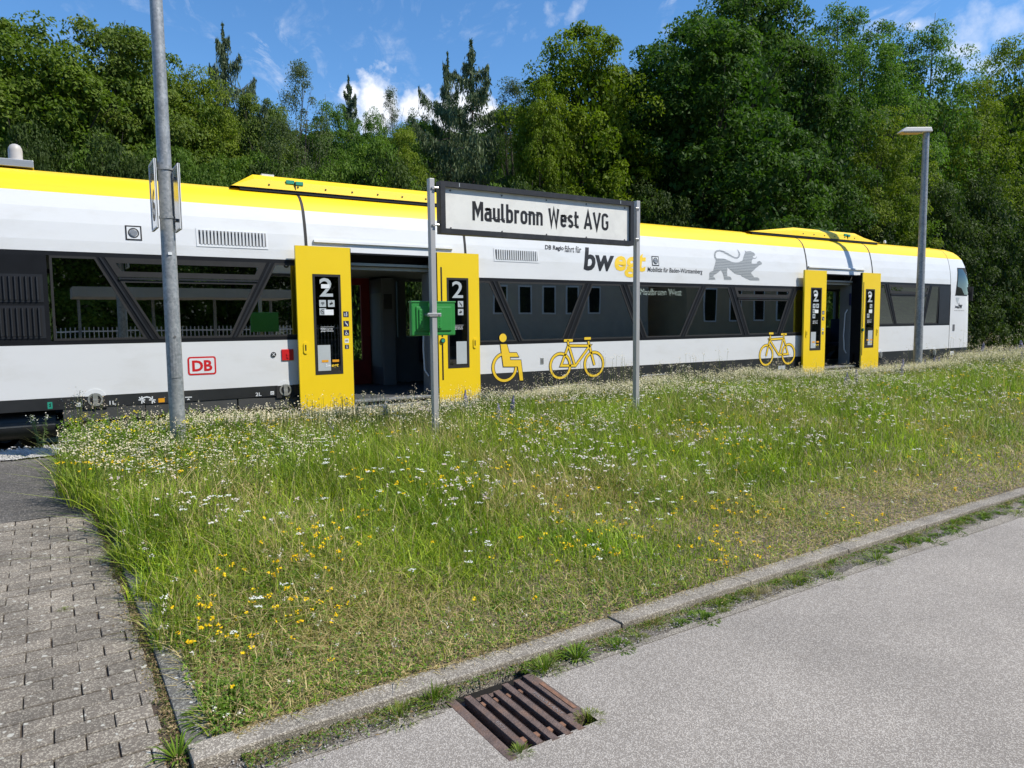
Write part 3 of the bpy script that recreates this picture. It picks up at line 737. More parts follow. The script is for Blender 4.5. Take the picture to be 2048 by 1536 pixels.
# ---- interior seen through doors and glass
it = MB(); it.box(XE+.2, 22.2, 10.66, 13.34, .50, .55); tp('floor', it, 'intdark')
it = MB(); it.box(XE+.2, 22.2, 10.66, 13.34, 2.62, 2.66); tp('ceiling', it, 'intceil')
fw = MB()          # far wall: sill panel, head panel and window posts, openings between
FD = [(3.85, 5.30), (15.60, 17.03)]
for a, b in ranges([22.2], FD): fw.box(a, b, 13.35, 13.44, .5, 1.45); fw.box(a, b, 13.35, 13.44, 2.56, 3.4)
for a, b in FD: fw.box(a, b, 13.35, 13.44, 2.6, 3.4)
x = XE
while x < 22:
    if not any(a-.3 < x < b+.1 for a, b in FD): fw.box(x, x+.16, 13.35, 13.44, 1.45, 2.56)
    x += 1.62
for a, b in FD:
    fw.box(a-.12, a, 13.35, 13.44, .5, 2.6); fw.box(b, b+.12, 13.35, 13.44, .5, 2.6)
fw.box(5.42, 5.86, 13.35, 13.44, 1.45, 2.56)
tp('far_wall', fw, 'intgrey')
for a, b in ranges([22.2], FD):
    g2 = MB(); g2.add([(a+.12, 13.41, 1.45), (b-.12, 13.41, 1.45), (b-.12, 13.41, 2.56), (a+.12, 13.41, 2.56)], [(0, 1, 2, 3)]); tp('far_window', g2, 'clear')
for a, b in FD:
    m_ = (a+b)/2
    for x0, x1 in ((a, m_), (m_, b)):
        d = MB(); w0, w1 = x0+.15, x1-.17
        d.box(x0, w0, 13.36, 13.42, .5, 2.6); d.box(w1, x1, 13.36, 13.42, .5, 2.6); d.box(w0, w1, 13.36, 13.42, .5, 1.02); d.box(w0, w1, 13.36, 13.42, 2.47, 2.6)
        o = tp('far_door', d, 'reddark'); g2 = MB(); g2.add([(w0, 13.39, 1.02), (w1, 13.39, 1.02), (w1, 13.39, 2.47), (w0, 13.39, 2.47)], [(0, 1, 2, 3)]); tp('far_door_pane', g2, 'clear', o)
# cabinet and partition opposite the first door
b = MB(); b.box(5.30, 5.57, 12.75, 13.34, .55, 2.58); cb = tp('cabinet', b, 'intgrey', bevel=.02)
b = MB(); b.box(5.34, 5.50, 12.735, 12.75, 2.0, 2.28); tp('equipment_hatch', b, 'intdark', cb)
b = MB(); b.box(5.292, 5.30, 12.8, 13.3, .9, 2.3); tp('cabinet_side_panel', b, 'intceil', cb)
for (a, b_) in DOORS:
    p_ = MB(); p_.box(b_-.02, b_+.12, 10.68, 10.98, .56, 2.55); jp = tp('door_post', p_, 'intgrey', bevel=.01)
    h_ = MB(); h_.path([(b_-.03, 10.76, 1.95), (b_-.09, 10.78, 1.85), (b_-.10, 10.80, 1.3), (b_-.09, 10.78, .95), (b_-.03, 10.76, .85)], .014); tp('grab_rail', h_, 'whitetrim', jp, smooth=True)
    p_ = MB(); p_.box(a-.12, a+.02, 10.68, 10.98, .56, 2.55); tp('door_post', p_, 'intgrey', bevel=.01)
    l_ = MB(); l_.box(a, b_, 10.72, 10.80, 2.56, 2.605); tp('door_lintel', l_, 'intceil')
    l_ = MB(); l_.box(a-.02, b_+.02, 10.60, 10.66, 2.78, 2.84); l_.box(a-.02, b_+.02, 10.9, 10.92, 2.6, 2.85); tp('door_header', l_, 'ink')
    j_ = MB(); j_.box(a-.03, a, 10.46, 10.68, .45, 2.80); j_.box(b_, b_+.03, 10.46, 10.68, .45, 2.80); j_.box(a, b_, 10.545, 10.6, 2.775, 2.80); tp('door_frame', j_, 'frameblack')
    s_ = MB(); s_.box(a, b_, 10.50, 10.70, .522, .556); s_.box(a, b_, 10.47, 10.56, .44, .463); tp('door_sill', s_, 'alu', bevel=.004)
    s_ = MB(); s_.box(a, b_, 10.56, 10.66, .40, .52); tp('sill_riser', s_, 'under')
    dr = strip(a-.50, b_+.36, 2.93, 2.965, .035, .045); tp('drip_rail', dr, 'whitetrim')
# partition with posters behind the second door
b = MB(); b.box(15.9, 17.0, 12.3, 12.35, .56, 1.5); tp('partition', b, 'intgrey')
b = MB(); b.box(17.02-.09, 17.02-.03, 10.66, 10.676, 2.05, 2.35); b.box(17.06, 17.14, 10.66, 10.676, 1.85, 1.98); tp('notice', b, 'navy')
b = MB(); b.box(17.03, 17.05, 10.70, 10.96, .56, 2.5); tp('door_post_panel', b, 'intgrey')
# rows of seats
def seats(x, yc, face):
    b = MB(); b.box(x-.25, x+.25, yc-.48, yc+.48, .92, 1.02); b.box(x-face*.27-.05, x-face*.27+.05, yc-.48, yc+.48, .95, 1.72); b.box(x-.06, x+.06, yc-.1, yc+.1, .55, .92)
    return tp('seat', b, 'seat', bevel=.025)
for x, f in ((.6, 1), (1.9, -1), (2.6, 1), (6.6, 1), (8.1, -1), (8.9, 1), (10.4, -1), (11.2, 1), (12.7, -1), (13.5, 1), (18.4, 1), (19.9, -1)):
    seats(x, 12.8, f); seats(x, 11.2, f) if not 4 < x < 9 else None

# ---- doors
def flat(name, verts, faces, mat, y, parent=None, label=None):
    b = MB(); b.add([(a, y, c) for a, c in verts], faces); me = b.mesh(name, MT[mat], fix=False)
    bm = bmesh.new(); bm.from_mesh(me)
    for f in bm.faces:
        f.normal_update()
        if f.normal.y > 0: f.normal_flip()
    bm.to_mesh(me); bm.free()
    return tp(name, me, parent=parent, label=label)
def rect(x0, x1, z0, z1): return [(x0, z0), (x1, z0), (x1, z1), (x0, z1)], [(0, 1, 2, 3)]
def polyf(p):
    t = tessellate_polygon([[Vector((x, z, 0)) for x, z in p]]); return p, [tuple(i) for i in t]
def disc(cx, cz, r, n=18): return [(cx+r*math.cos(2*math.pi*i/n), cz+r*math.sin(2*math.pi*i/n)) for i in range(n)]
def picto(kind, cx, cz, s, y, parent, bgm, fgm):
    flat('pictogram', *rect(cx-s/2, cx+s/2, cz-s/2, cz+s/2), bgm, y, parent)
    y -= .0015; b = MB(); V, Fs = [], []
    def addp(v, f):
        o = len(V); V.extend([(cx+a*s, cz+c*s) for a, c in v]); Fs.extend([tuple(i+o for i in q) for q in f])
    if kind == 'wheelchair':
        addp(*stroke2d(arc(-.02, -.14, .2, .2, 120, 400, 12), .07)); addp(*polyf(disc(-.06, .33, .07, 10))); addp(*stroke2d([(-.05, .22), (-.02, -.02), (.18, -.04), (.27, -.26), (.34, -.24)], .09))
    elif kind == 'sit':
        addp(*polyf(disc(-.16, .3, .09, 10))); addp(*stroke2d([(-.14, .18), (-.02, -.02), (.14, -.08), (.24, -.38)], .15)); addp(*stroke2d([(-.12, .1), (.12, .06)], .07))
    elif kind == 'pram':
        addp(*polyf(disc(.1, .3, .09, 10))); addp(*stroke2d([(.12, .2), (.16, -.06), (.1, -.36)], .13)); addp(*stroke2d([(.1, .12), (-.16, .02)], .07)); addp(*stroke2d([(-.34, .22), (-.26, -.08)], .08)); addp(*polyf(disc(-.2, -.24, .1, 10)))
    elif kind == 'walk':
        addp(*polyf(disc(0, .32, .08, 10))); addp(*stroke2d([(0, .2), (.02, -.08), (.16, -.36)], .12)); addp(*stroke2d([(0, -.05), (-.14, -.36)], .09)); addp(*stroke2d([(-.18, .02), (0, .14), (.18, .02)], .07))
    elif kind == 'wifi':
        for r_ in (.12, .24, .36): addp(*stroke2d(arc(0, -.2, r_, r_, 40, 140, 6), .07))
        addp(*polyf(disc(0, -.22, .06, 8)))
    elif kind == 'camera':
        addp(*stroke2d([(-.25, -.1), (.22, .06)], .26)); addp(*stroke2d([(0, .05), (0, .34)], .06))
    elif kind == 'nosmoke':
        addp(*stroke2d(arc(0, 0, .32, .32, 0, 360, 16)[:-1], .08, True)); addp(*stroke2d([(-.22, .22), (.22, -.22)], .07)); addp(*stroke2d([(-.2, -.02), (.2, -.02)], .08))
    elif kind == 'people':
        for dx in (-.25, 0, .25): addp(*polyf(disc(dx, .2, .09, 8))); addp(*stroke2d([(dx, .1), (dx, -.2)], .12))
    flat('pictogram_figure', V, Fs, fgm, y, parent)
def fit(parent, string, x0, x1, z0, z1, mat, y, bold=0., shear=0., name='lettering'):
    v, f = fit_text(string, x0, x1, z0, z1, bold, shear); return flat(name, v, f, mat, y, parent)
def door_leaf(x0, x1, side, n):
    "side -1: leaf left of the opening, +1: right of it"
    z0, z1 = .43, 2.855; yf = 10.415
    gx0, gx1 = (x0+.235, x0+.655) if side < 0 else (x0+.165, x0+.565)
    gz0, gz1 = .985, 2.455
    b = MB(); 
    b.box(x0, gx0, yf, yf+.045, z0, z1); b.box(gx1, x1, yf, yf+.045, z0, z1); b.box(gx0, gx1, yf, yf+.045, z0, gz0); b.box(gx0, gx1, yf, yf+.045, gz1, z1)
    me = b.mesh('door_leaf', MT['dooryellow']); bm = bmesh.new(); bm.from_mesh(me); bmesh.ops.remove_doubles(bm, verts=bm.verts, dist=1e-5); bm.to_mesh(me); bm.free()
    lf = tp('door_leaf', me)
    fr = MB()
    for a, b2, c, d in ((gx0, gx0+.035, gz0, gz1), (gx1-.035, gx1, gz0, gz1), (gx0+.035, gx1-.035, gz0, gz0+.045), (gx0+.035, gx1-.035, gz1-.035, gz1)): fr.box(a, b2, yf-.003, yf+.02, c, d)
    tp('glass_surround', fr, 'rubber', lf)
    g2 = MB(); g2.add([(gx0+.035, yf+.004, gz0+.045), (gx1-.035, yf+.004, gz0+.045), (gx1-.035, yf+.004, gz1-.035), (gx0+.035, yf+.004, gz1-.035)], [(0, 1, 2, 3)]); tp('glass', g2, 'doorglass', lf)
    e_ = MB(); xe = x1 if side < 0 else x0; e_.box(xe-.012, xe+.012, yf+.006, yf+.05, z0+.01, z1-.01); tp('edge_seal', e_, 'frameblack', lf)
    gc = gx0+.19; yl = yf+.002
    fit(lf, '2', gx0+.10, gx0+.10+.2, 2.13, 2.40, 'palegrey', yl, .012, name='class_number')
    o_ = (lf)
    pic = ['wifi', 'camera', 'nosmoke'] if side < 0 else ['sit', 'camera']
    pos = [(gx0+.14, 2.03), (gx0+.27, 2.03), (gx0+.14, 1.91)] if side < 0 else [(gx0+.25, 2.03), (gx0+.25, 1.90)]
    if n == 1: pic += ['people']; pos += [(gx0+.14, 1.79)]
    for p, (cx, cz) in zip(pic, pos): picto(p, cx, cz, .10, yl, lf, 'palegrey', 'ink')
    if side < 0 or n == 1: flat('notice', *rect(gx0+.16, gx0+.30, 1.86, 1.94), 'whiteprint', yl-.004, lf)
    if (side < 0) or n == 1: flat('notice', *rect(gx0+.125, gx0+.25, 2.25, 2.31), 'whiteprint', yl-.004, lf)
    flat('print_rule', *rect(gx0+.10, gx0+.30, 1.684, 1.688), 'whiteprint', yl, lf)
    fit(lf, 'Mitfahrt nur mit', gx0+.10, gx0+.28, 1.645, 1.672, 'whiteprint', yl, .01); fit(lf, 'gültiger Fahrkarte', gx0+.10, gx0+.29, 1.61, 1.638, 'whiteprint', yl, .01)
    if side < 0: flat('door_poster', *rect(gx0+.045, gx0+.235, 1.04, 1.42), 'palegrey', yl+.0015, lf)
    else: flat('door_poster', *rect(gx0+.16, gx0+.355, 1.05, 1.42), 'palegrey', yl+.0015, lf)
    if not (side > 0 and n == 0):
        fit(lf, 'bw', gx0+.155, gx0+.24, 1.095, 1.145, 'whiteprint', yl-.001, .02, .2, 'operator_logo'); fit(lf, 'egt', gx0+.245, gx0+.355, 1.078, 1.137, 'stickeryellow', yl-.001, .02, .2, 'operator_logo')
        flat('sticker', *rect(gx0+.10, gx0+.20, 1.165, 1.2), 'orange', yl-.001, lf); flat('sticker', *rect(gx0+.26, gx0+.36, 1.165, 1.2), 'orange', yl-.001, lf)
    hx = x0+.10 if side < 0 else x1-.10
    hd = MB(); hd.prism(disc(hx, 1.44, .03, 12)[0:7]+[(p[0], p[1]-.11) for p in disc(hx, 1.44, .03, 12)[6:]]+[(disc(hx, 1.44, .03, 12)[0][0], 1.33)], yf-.012, yf+.001); hh = tp('door_handle', hd, 'dooryellow', lf)
    flat('keyhole_slot', *rect(hx-.009, hx+.009, 1.345, 1.43), 'ink', yf-.0135, hh)
    if side < 0:
        for k, (kd, zz) in enumerate((('pram', 1.87), ('sit', 1.73), ('wheelchair', 1.595), ('people', 1.475), ('walk', 1.385))):
            s_ = .085 if k < 3 else .062
            if n == 1 and k == 2: continue
            picto(kd, (gx1+x1)/2-.012, zz, s_, yf-.0015, lf, 'navy' if kd != 'people' else 'whiteprint', 'whiteprint' if kd != 'people' else 'ink')
    else:
        sl_ = MB(); sl_.box(x0+.055, x0+.082, yf-.002, yf+.002, 1.5, 2.62); sl_.box(x0+.055, x0+.082, yf-.002, yf+.002, .80, 1.38); tp('grip_slot', sl_, 'ink', lf)
        bt = MB(); bt.tube((x0+.069, yf-.02, 1.44), (x0+.069, yf, 1.44), .042, n=20); bb = tp('door_button', bt, 'rubber', lf, smooth=True)
        bt = MB(); bt.tube((x0+.069, yf-.026, 1.44), (x0+.069, yf-.018, 1.44), .028, n=20); tp('button_cap', bt, 'green', bb, smooth=True)
    return lf
door_leaf(3.03, 3.845, -1, 0); door_leaf(5.29, 6.06, 1, 0); door_leaf(14.76, 15.59, -1, 1); door_leaf(17.05, 17.86, 1, 1)

# ---- roof hoods, dome, roof lamps
def hood(a, b, c, d, tape):
    b_ = MB(); zb, zt = 3.70, 3.905
    prof = [(10.86, zb), (10.90, zb+.13), (11.0, zt)]
    st = [(a, 0), (b, 1), (c, 1), (d, 0)]; V = []; 
    for x, k in st:
        row = [(x, y, zb+(z-zb)*k) for y, z in prof]; V += row+[(x, 24-y, z) for x, y, z in reversed(row)]
    Fs = []
    for i in range(3):
        for j in range(5): Fs.append((i*6+j, i*6+j+1, (i+1)*6+j+1, (i+1)*6+j))
    b_.add(V, Fs); h_ = tp('roof_hood', b_, 'yellow')
    g3 = MB(); g3.box(a+.12, d-.12, 10.875, 10.93, 3.655, 3.702); tp('hood_gap', g3, 'ink', h_)
    for x in np.arange(b+.2, c-.1, .42):
        q = MB(); q.tube((x, 10.862, 3.755), (x, 10.90, 3.77), .012, n=8); tp('hood_bolt', q, 'bughead', h_)
    q = MB(); q.prism([(tape-.13, 3.80), (tape-.01, 3.80), (tape-.01, 3.85), (tape-.13, 3.85)], 10.875, 10.895); q.prism([(tape+.01, 3.79), (tape+.12, 3.79), (tape+.12, 3.84), (tape+.01, 3.84)], 10.872, 10.893); tp('green_tape', q, 'green', h_)
    q = MB(); q.box(tape-.006, tape+.006, 10.862, 10.90, 3.71, 3.83); tp('hood_joint', q, 'ink', h_)
    return h_
h1 = hood(2.29, 2.62, 5.85, 7.55, 3.2); hood(13.33, 15.1, 17.6, 18.55, 17.1)
q = MB(); q.box(2.75, 2.93, 11.0, 11.12, 3.90, 3.93); tp('hood_lug', q, 'whitetrim', h1)
q = MB(); q.box(-1.9, -.04, 11.1, 12.3, 3.74, 3.83); bp = tp('antenna_base', q, 'alu', bevel=.006)
q = MB(); q.lathe([(.078, 0), (.078, .14), (.072, .175), (.055, .205), (.03, .22), (.004, .226)], (-.228, 11.3, 3.83), 20); q.lathe([(.09, 0), (.09, .03), (.078, .035)], (-.228, 11.3, 3.83), 20); tp('antenna_dome', q, 'domegrey', bp, smooth=True)
q = MB(); q.lathe([(.035, 0), (.035, .05), (.02, .075), (.003, .08)], (18.95, 10.98, 3.72), 12); tp('roof_lamp', q, 'whitetrim', smooth=True)

# ---- decals that follow the side shell
def side(name, verts, faces, mat, lift=.003, parent=None, label=None):
    b = MB(); b.add([(a, 0, c) for a, c in verts], faces); me = b.mesh(name, MT[mat], fix=False); bm = bmesh.new(); bm.from_mesh(me)
    zz = [c for _, c in verts]
    for _, z in PROF:
        if min(zz) < z < max(zz): bmesh.ops.bisect_plane(bm, geom=bm.verts[:]+bm.edges[:]+bm.faces[:], plane_co=(0, 0, z), plane_no=(0, 0, 1))
    for v in bm.verts: v.co.y = 10.55+off(v.co.z)-lift
    for f in bm.faces:
        f.normal_update()
        if f.normal.y > 0: f.normal_flip()
    bm.to_mesh(me); bm.free(); return tp(name, me, parent=parent, label=label)
def tside(string, px0, px1, pyb, pyt, mat, bold=0., shear=0., name='lettering', lift=.003, pxm=None):
    xm = pxm or (px0+px1)/2
    z0, z1 = TS(xm, pyb)[1], TS(xm, pyt)[1]; x0, x1 = TS(px0, (pyb+pyt)/2)[0], TS(px1, (pyb+pyt)/2)[0]
    v, f = fit_text(string, x0, x1, z0, z1, bold, shear); return side(name, v, f, mat, lift)
# (each box was measured where the word stands, so its heights are taken at its left end)
tside('DB Regio', c5(327), c5(465), 440+228*.27344, 440+186*.27344, 'ink', .03, .2, pxm=c5(396))
tside('fährt für', c5(472), c5(594), 440+238*.27344, 440+190*.27344, 'ink', .012, .2, pxm=c5(533))
tside('bw', c5(608), c5(836), 440+372*.27344, 440+204*.27344, 'ink', .03, .18, 'operator_logo', pxm=c5(700))
tside('egt', c5(838), c5(1070), 440+421*.27344, 440+240*.27344, 'stickeryellow', .03, .18, 'operator_logo', pxm=c5(950))
tside('Mobilität für Baden-Württemberg', c5(1078), c5(1480), 440+396*.27344, 440+352*.27344, 'ink', .012, .15, pxm=c5(1280))
# lion emblem
lion = [(218,1015),(240,960),(238,850),(255,820),(335,790),(350,720),(375,640),(405,520),(360,440),(355,370),(375,300),(430,258),(510,250),(590,272),(720,340),(880,435),(950,440),(985,400),(985,330),(945,235),(1000,290),(1030,360),(1015,430),(960,480),(880,470),(700,380),(580,315),(500,288),(435,300),(400,350),(400,420),(425,470),(600,475),(700,510),(800,555),(900,575),(1000,565),(1085,525),(1110,430),(1155,315),(1140,260),(1175,295),(1290,285),(1370,320),(1410,365),(1395,400),(1350,410),(1360,450),(1400,465),(1440,440),(1452,410),(1448,455),(1410,485),(1350,480),(1320,540),(1320,605),(1380,610),(1455,600),(1460,560),(1520,535),(1570,570),(1585,620),(1530,640),(1430,720),(1300,840),(1385,955),(1460,950),(1510,985),(1520,1035),(1290,1035),(1170,980),(1060,925),(1045,890),(950,880),(880,850),(800,780),(700,705),(690,820),(695,925),(770,940),(800,975),(805,1020),(620,1020),(600,920),(575,830),(530,770),(450,840),(320,925),(370,955),(395,1015)]
lp = [TS(1400+a*.078125, 480+b*.078125) for a, b in lion]
MT['lion'] = (lambda: (lambda m_t: m_t[0])(base_mat('lion_dot_print')))()
def _lion():
    m = MT['lion']; t = m.node_tree
    o = t.nodes.new('ShaderNodeOutputMaterial'); b = t.nodes.new('ShaderNodeBsdfPrincipled'); link(t, b.outputs[0], o.inputs[0])
    tc_ = t.nodes.new('ShaderNodeTexCoord'); mp_ = t.nodes.new('ShaderNodeMapping'); mp_.inputs['Rotation'].default_value = (R(90), 0, 0); link(t, tc_.outputs['Object'], mp_.inputs[0])
    br = t.nodes.new('ShaderNodeTexBrick'); link(t, mp_.outputs[0], br.inputs['Vector']); br.inputs['Scale'].default_value = 1; br.inputs['Brick Width'].default_value = .036; br.inputs['Row Height'].default_value = .034; br.inputs['Mortar Size'].default_value = .007
    for k, c in (('Color1', (.10, .11, .12, 1)), ('Color2', (.13, .14, .15, 1)), ('Mortar', (.38, .40, .40, 1))): br.inputs[k].default_value = c
    link(t, br.outputs['Color'], b.inputs['Base Color']); b.inputs['Roughness'].default_value = .4
_lion()
side('lion_emblem', *polyf(lp), 'lion')
# DB logo
def DBL():
    x0, z1 = TS(374.5, 714); x1, z0 = TS(433, 748.5); z0 = TS(374.5, 751)[1]
    w_ = .022; r_ = .035
    o = side('red_frame_logo', *polyf(ring(x0, x1, z0, z1, r_)), 'red', .003)
    side('logo_field', *polyf(ring(x0+w_, x1-w_, z0+w_, z1-w_, r_*.5)), 'whitetrim', .0045, o)
    v, f = fit_text('DB', x0+.055, x1-.05, z0+.05, z1-.05, .035); side('logo_letters', v, f, 'red', .006, o)
DBL()
# small inscriptions on the skirt
tside('1L', 219, 232, 809, 801.5, 'whiteprint', .01); tside('2L', 511, 523, 792, 785, 'whiteprint', .01)
c2 = lambda x, y: (x*.30273, 600+y*.30273)
side('jack_symbol', *stroke2d([TS(*c2(*p)) for p in ((935, 655), (950, 645), (970, 640), (990, 645), (1005, 658))], .016), 'whiteprint')
for cx in (937, 1006):
    for a, b_ in (((-22, 0), (22, 0)), ((-18, -18), (18, 18)), ((0, -24), (0, 24))):
        side('jack_symbol', *stroke2d([TS(*c2(cx+a[0], 660+a[1])), TS(*c2(cx+b_[0], 660+b_[1]))], .014), 'whiteprint', .004)
x0, z0 = TS(317, 805); side('warning_sticker', *rect(x0, x0+.075, z0, z0+.055), 'orange')
side('axle_mark', *stroke2d([TS(*c2(1222, 643)), TS(*c2(1268, 641))], .012), 'whiteprint'); side('axle_mark', *polyf([TS(*c2(1234, 660)), TS(*c2(1256, 659)), TS(*c2(1245, 648))]), 'whiteprint')
x0, z0 = TS(95.5, 818); side('green_sticker', *rect(x0, x0+.052, z0, z0+.085), 'green'); side('sticker_print', *stroke2d([(x0+.016, z0+.05), (x0+.03, z0+.064), (x0+.03, z0+.03), (x0+.016, z0+.03)], .008), 'ink', .0045)
for px, py in ((153, 813.5), (541, 789.5)):
    x0, z0 = TS(px, py); side('white_sticker', *rect(x0, x0+.05, z0, z0+.05), 'whiteprint'); side('sticker_print', *stroke2d(ring(x0+.012, x0+.038, z0+.012, z0+.034, .006), .005, True), 'bughead', .0045)
side('inscription_frame', *stroke2d([TS(1081, 787), TS(1081, 774), TS(1174, 768), TS(1174, 780)], .008), 'whiteprint'); side('inscription_frame', *stroke2d([TS(1104, 786), TS(1104, 772.5)], .006), 'whiteprint', .0035)
tside('120', 1085, 1100, 785, 777, 'whiteprint', .01); tside('DB', 1107, 1115, 784, 776.5, 'whiteprint', .01); tside('E', 1135, 1140, 780, 773, 'whiteprint', .01)
side('inscription_frame', *stroke2d([TS(1284, 764), TS(1284, 751), TS(1330, 748)], .008), 'whiteprint'); tside('421 411', 1291, 1318, 761, 753, 'whiteprint', .01)
side('inscription_panel', *rect(TS(1556, 740)[0], TS(1570, 740)[0], .57, .66), 'palegrey')
x0, z0 = TS(1899, 708); side('white_plate', *rect(x0, x0+.2, z0-.04, z0+.08), 'whiteprint', .012); v, f = fit_text('A 10', x0+.03, x0+.17, z0-.01, z0+.05, .01); side('lettering', v, f, 'ink', .0135)
# filler latches: ring with a lever
for px, py in ((190.5, 796), (570.5, 777), (1760, 708), (1868, 703)):
    x, z = TS(px, py); s = .085
    q = MB(); q.tube((x, 10.545, z), (x, 10.556, z), .118, n=28); rc = tp('latch_recess', q, 'whitetrim', smooth=True)
    q = MB(); q.box(x-.13, x+.13, 10.541, 10.552, z-.13, .845); tp('latch_shade_plate', q, 'rubber', rc)
    v, f = stroke2d(disc(x, z-.02, .075, 24), .022, True); q = MB(); q.add([(a, 10.535, c) for a, c in v], f); tp('latch_ring', q, 'alu', rc)
    q = MB(); q.box(x-.028, x+.028, 10.525, 10.54, z-.1, z+.055); q.box(x-.028, x+.028, 10.515, 10.527, z-.1, z-.02); tp('latch_lever', q, 'alu', rc)
x, z = TS(547, 709); q = MB(); q.tube((x, 10.538, z), (x, 10.55, z), .036, n=20); bt_ = tp('round_socket', q, 'rubber', smooth=True)
side('socket_mark', *stroke2d([(x-.018, z-.018), (x+.018, z+.018)], .007), 'whiteprint', .0125); side('socket_mark', *stroke2d([(x-.018, z+.018), (x+.018, z-.018)], .007), 'whiteprint', .013)
x0, z0 = TS(563.5, 721); x1, z1 = TS(586.5, 698); q = MB(); q.box(x0, x1, 10.535, 10.552, z0, z1); rb_ = tp('red_emergency_box', q, 'red', bevel=.006)
q = MB(); q.tube(((x0+x1)/2, 10.527, z0+.09), ((x0+x1)/2, 10.536, z0+.09), .02, n=12); q.tube(((x0+x1)/2, 10.527, z0+.05), ((x0+x1)/2, 10.536, z0+.05), .018, n=12); tp('emergency_knob', q, 'red', rb_)
x, z = TS(1084, 722); q = MB(); q.box(x-.035, x+.035, 10.545, 10.552, z-.055, z+.055); hp = tp('hatch_lock', q, 'alu'); side('hatch_slot', *rect(x-.012, x+.012, z-.035, z+.035), 'bughead', .0065, hp)
x, z = TS(1907, 655); q = MB(); q.box(x-.05, x+.05, 10.54, 10.552, z-.09, z+.09); tp('cab_step_recess', q, 'bughead')
# side marker lamps
for px, py in ((267, 466), (1310.5, 522)):
    x, z = TS(px, py); s = .095
    o = side('lamp_frame', *rect(x-s, x+s, z-s, z+s), 'ink', .004); side('lamp_field', *rect(x-s+.018, x+s-.018, z-s+.018, z+s-.018), 'whitetrim', .006, o)
    side('lamp_ring', *stroke2d(disc(x, z, .058, 24), .014, True), 'ink', .008, o)
    q = MB(); yy = 10.55+off(z)-.006; q.tube((x, yy-.012, z), (x, yy, z), .04, .048, n=20); tp('lamp_lens', q, 'alu', o, smooth=True)
# ventilation grilles in the white side
for (pa, pb, pc_, pd) in (((391, 455), (537, 462.5), (537, 498), (391, 493.5)), ((986.5, 495), (1078, 501), (1078, 526), (986.5, 522))):
    x0, z1 = TS(*pa); x1, z0 = TS(*pc_); zt = z1; zb = (TS(*pd)[1]+z0)/2
    o = side('vent', *rect(x0, x1, zb, zt), 'whitetrim', .006); side('vent_backing', *rect(x0+.03, x1-.03, zb+.035, zt-.03), 'bughead', .0075, o)
    n = 19; m0 = None
    for i in range(n):
        x = x0+.04+(x1-x0-.08)*(i+.5)/n; b = MB(); wv = (x1-x0-.08)/n*.26; yv = 10.55+off((zb+zt)/2)
        if m0 is None: b.box(-wv, wv, 0, .012, zb+.035, zt-.03); m0 = b.mesh('vent_slat', MT['whitetrim'])
        s_ = put('vent_slat', m0, o); s_.location = (x-10.44, yv-.022-12, 0)
# wheelchair and bicycle symbols: yellow with a thin dark outline
c3b = lambda a, b: (970+a*.12207, 650+b*.12207)
def sym(name, items, label=None):
    root = None
    for k, (mat, grow, lift) in enumerate((('ink', .022, .005), ('stickeryellow', 0, .0065))):
        V, Fs = [], []
        for it_ in items:
            if it_[0] == 'p':
                P = it_[1]
                if grow: v1, f1 = stroke2d(P, grow, True); V2, F2 = polyf(P); vv = v1+V2; ff = f1+[tuple(i+len(v1) for i in q_) for q_ in F2]
                else: vv, ff = polyf(P)
            else: vv, ff = stroke2d(it_[1], it_[2]+grow, it_[3])
            o = len(V); V += vv; Fs += [tuple(i+o for i in q_) for q_ in ff]
        if root is None: root = side(name, V, Fs, mat, lift, label=label)
        else: side('symbol_face', V, Fs, mat, lift, root)
def wp(*p): return [TS(*c3b(*q)) for q in p]
hc = TS(*c3b(292, 210)); wc = TS(*c3b(320, 700))
sym('wheelchair_symbol', [('p', disc(hc[0], hc[1], .073, 26)),
    ('p', wp((250, 315), (355, 315), (395, 455), (515, 455), (548, 520), (405, 520), (412, 575), (585, 575), (622, 908), (568, 908), (535, 680), (300, 680))),
    ('s', [(wc[0]+.235*math.cos(R(a)), wc[1]+.01+.235*math.sin(R(a))) for a in range(105, 361, 12)], .045, False)])
def bicycle(m):
    "m maps symbol coordinates (x to the right in the first symbol) to the side"
    it_ = []
    r1 = m(1232, 668); r2 = m(1785, 640)
    for c in (r1, r2): it_.append(('s', disc(c[0], c[1], .223, 36), .042, True))
    def s(w_, *p): it_.append(('s', [m(*q) for q in p], w_, False))
    s(.04, (1365, 330), (1245, 665), (1480, 665), (1715, 340), (1365, 338)); s(.04, (1375, 350), (1465, 650)); s(.036, (1355, 245), (1365, 340)); s(.04, (1690, 265), (1790, 655)); s(.045, (1290, 255), (1435, 250)); s(.046, (1625, 222), (1730, 218))
    return it_
sym('bicycle_symbol', bicycle(lambda a, b: TS(*c3b(a, b))), label='yellow bicycle symbol on the middle of the white side')
bx_, bz_ = TS(*c3b(1232, 668)); fx_, fz_ = TS(*c3b(1785, 640)); bc = (bx_+fx_)/2
ra = TS(1533, 709); rb2 = TS(1577, 704)          # wheels of the mirrored symbol by the second door
mid2 = (TS(1531.5, 706)[0]+TS(1577.5, 703)[0])/2
def m2(a, b):
    x, z = TS(*c3b(a, b)); return (mid2-(x-bc), z)
sym('bicycle_symbol', bicycle(m2), label='yellow bicycle symbol left of the second door')
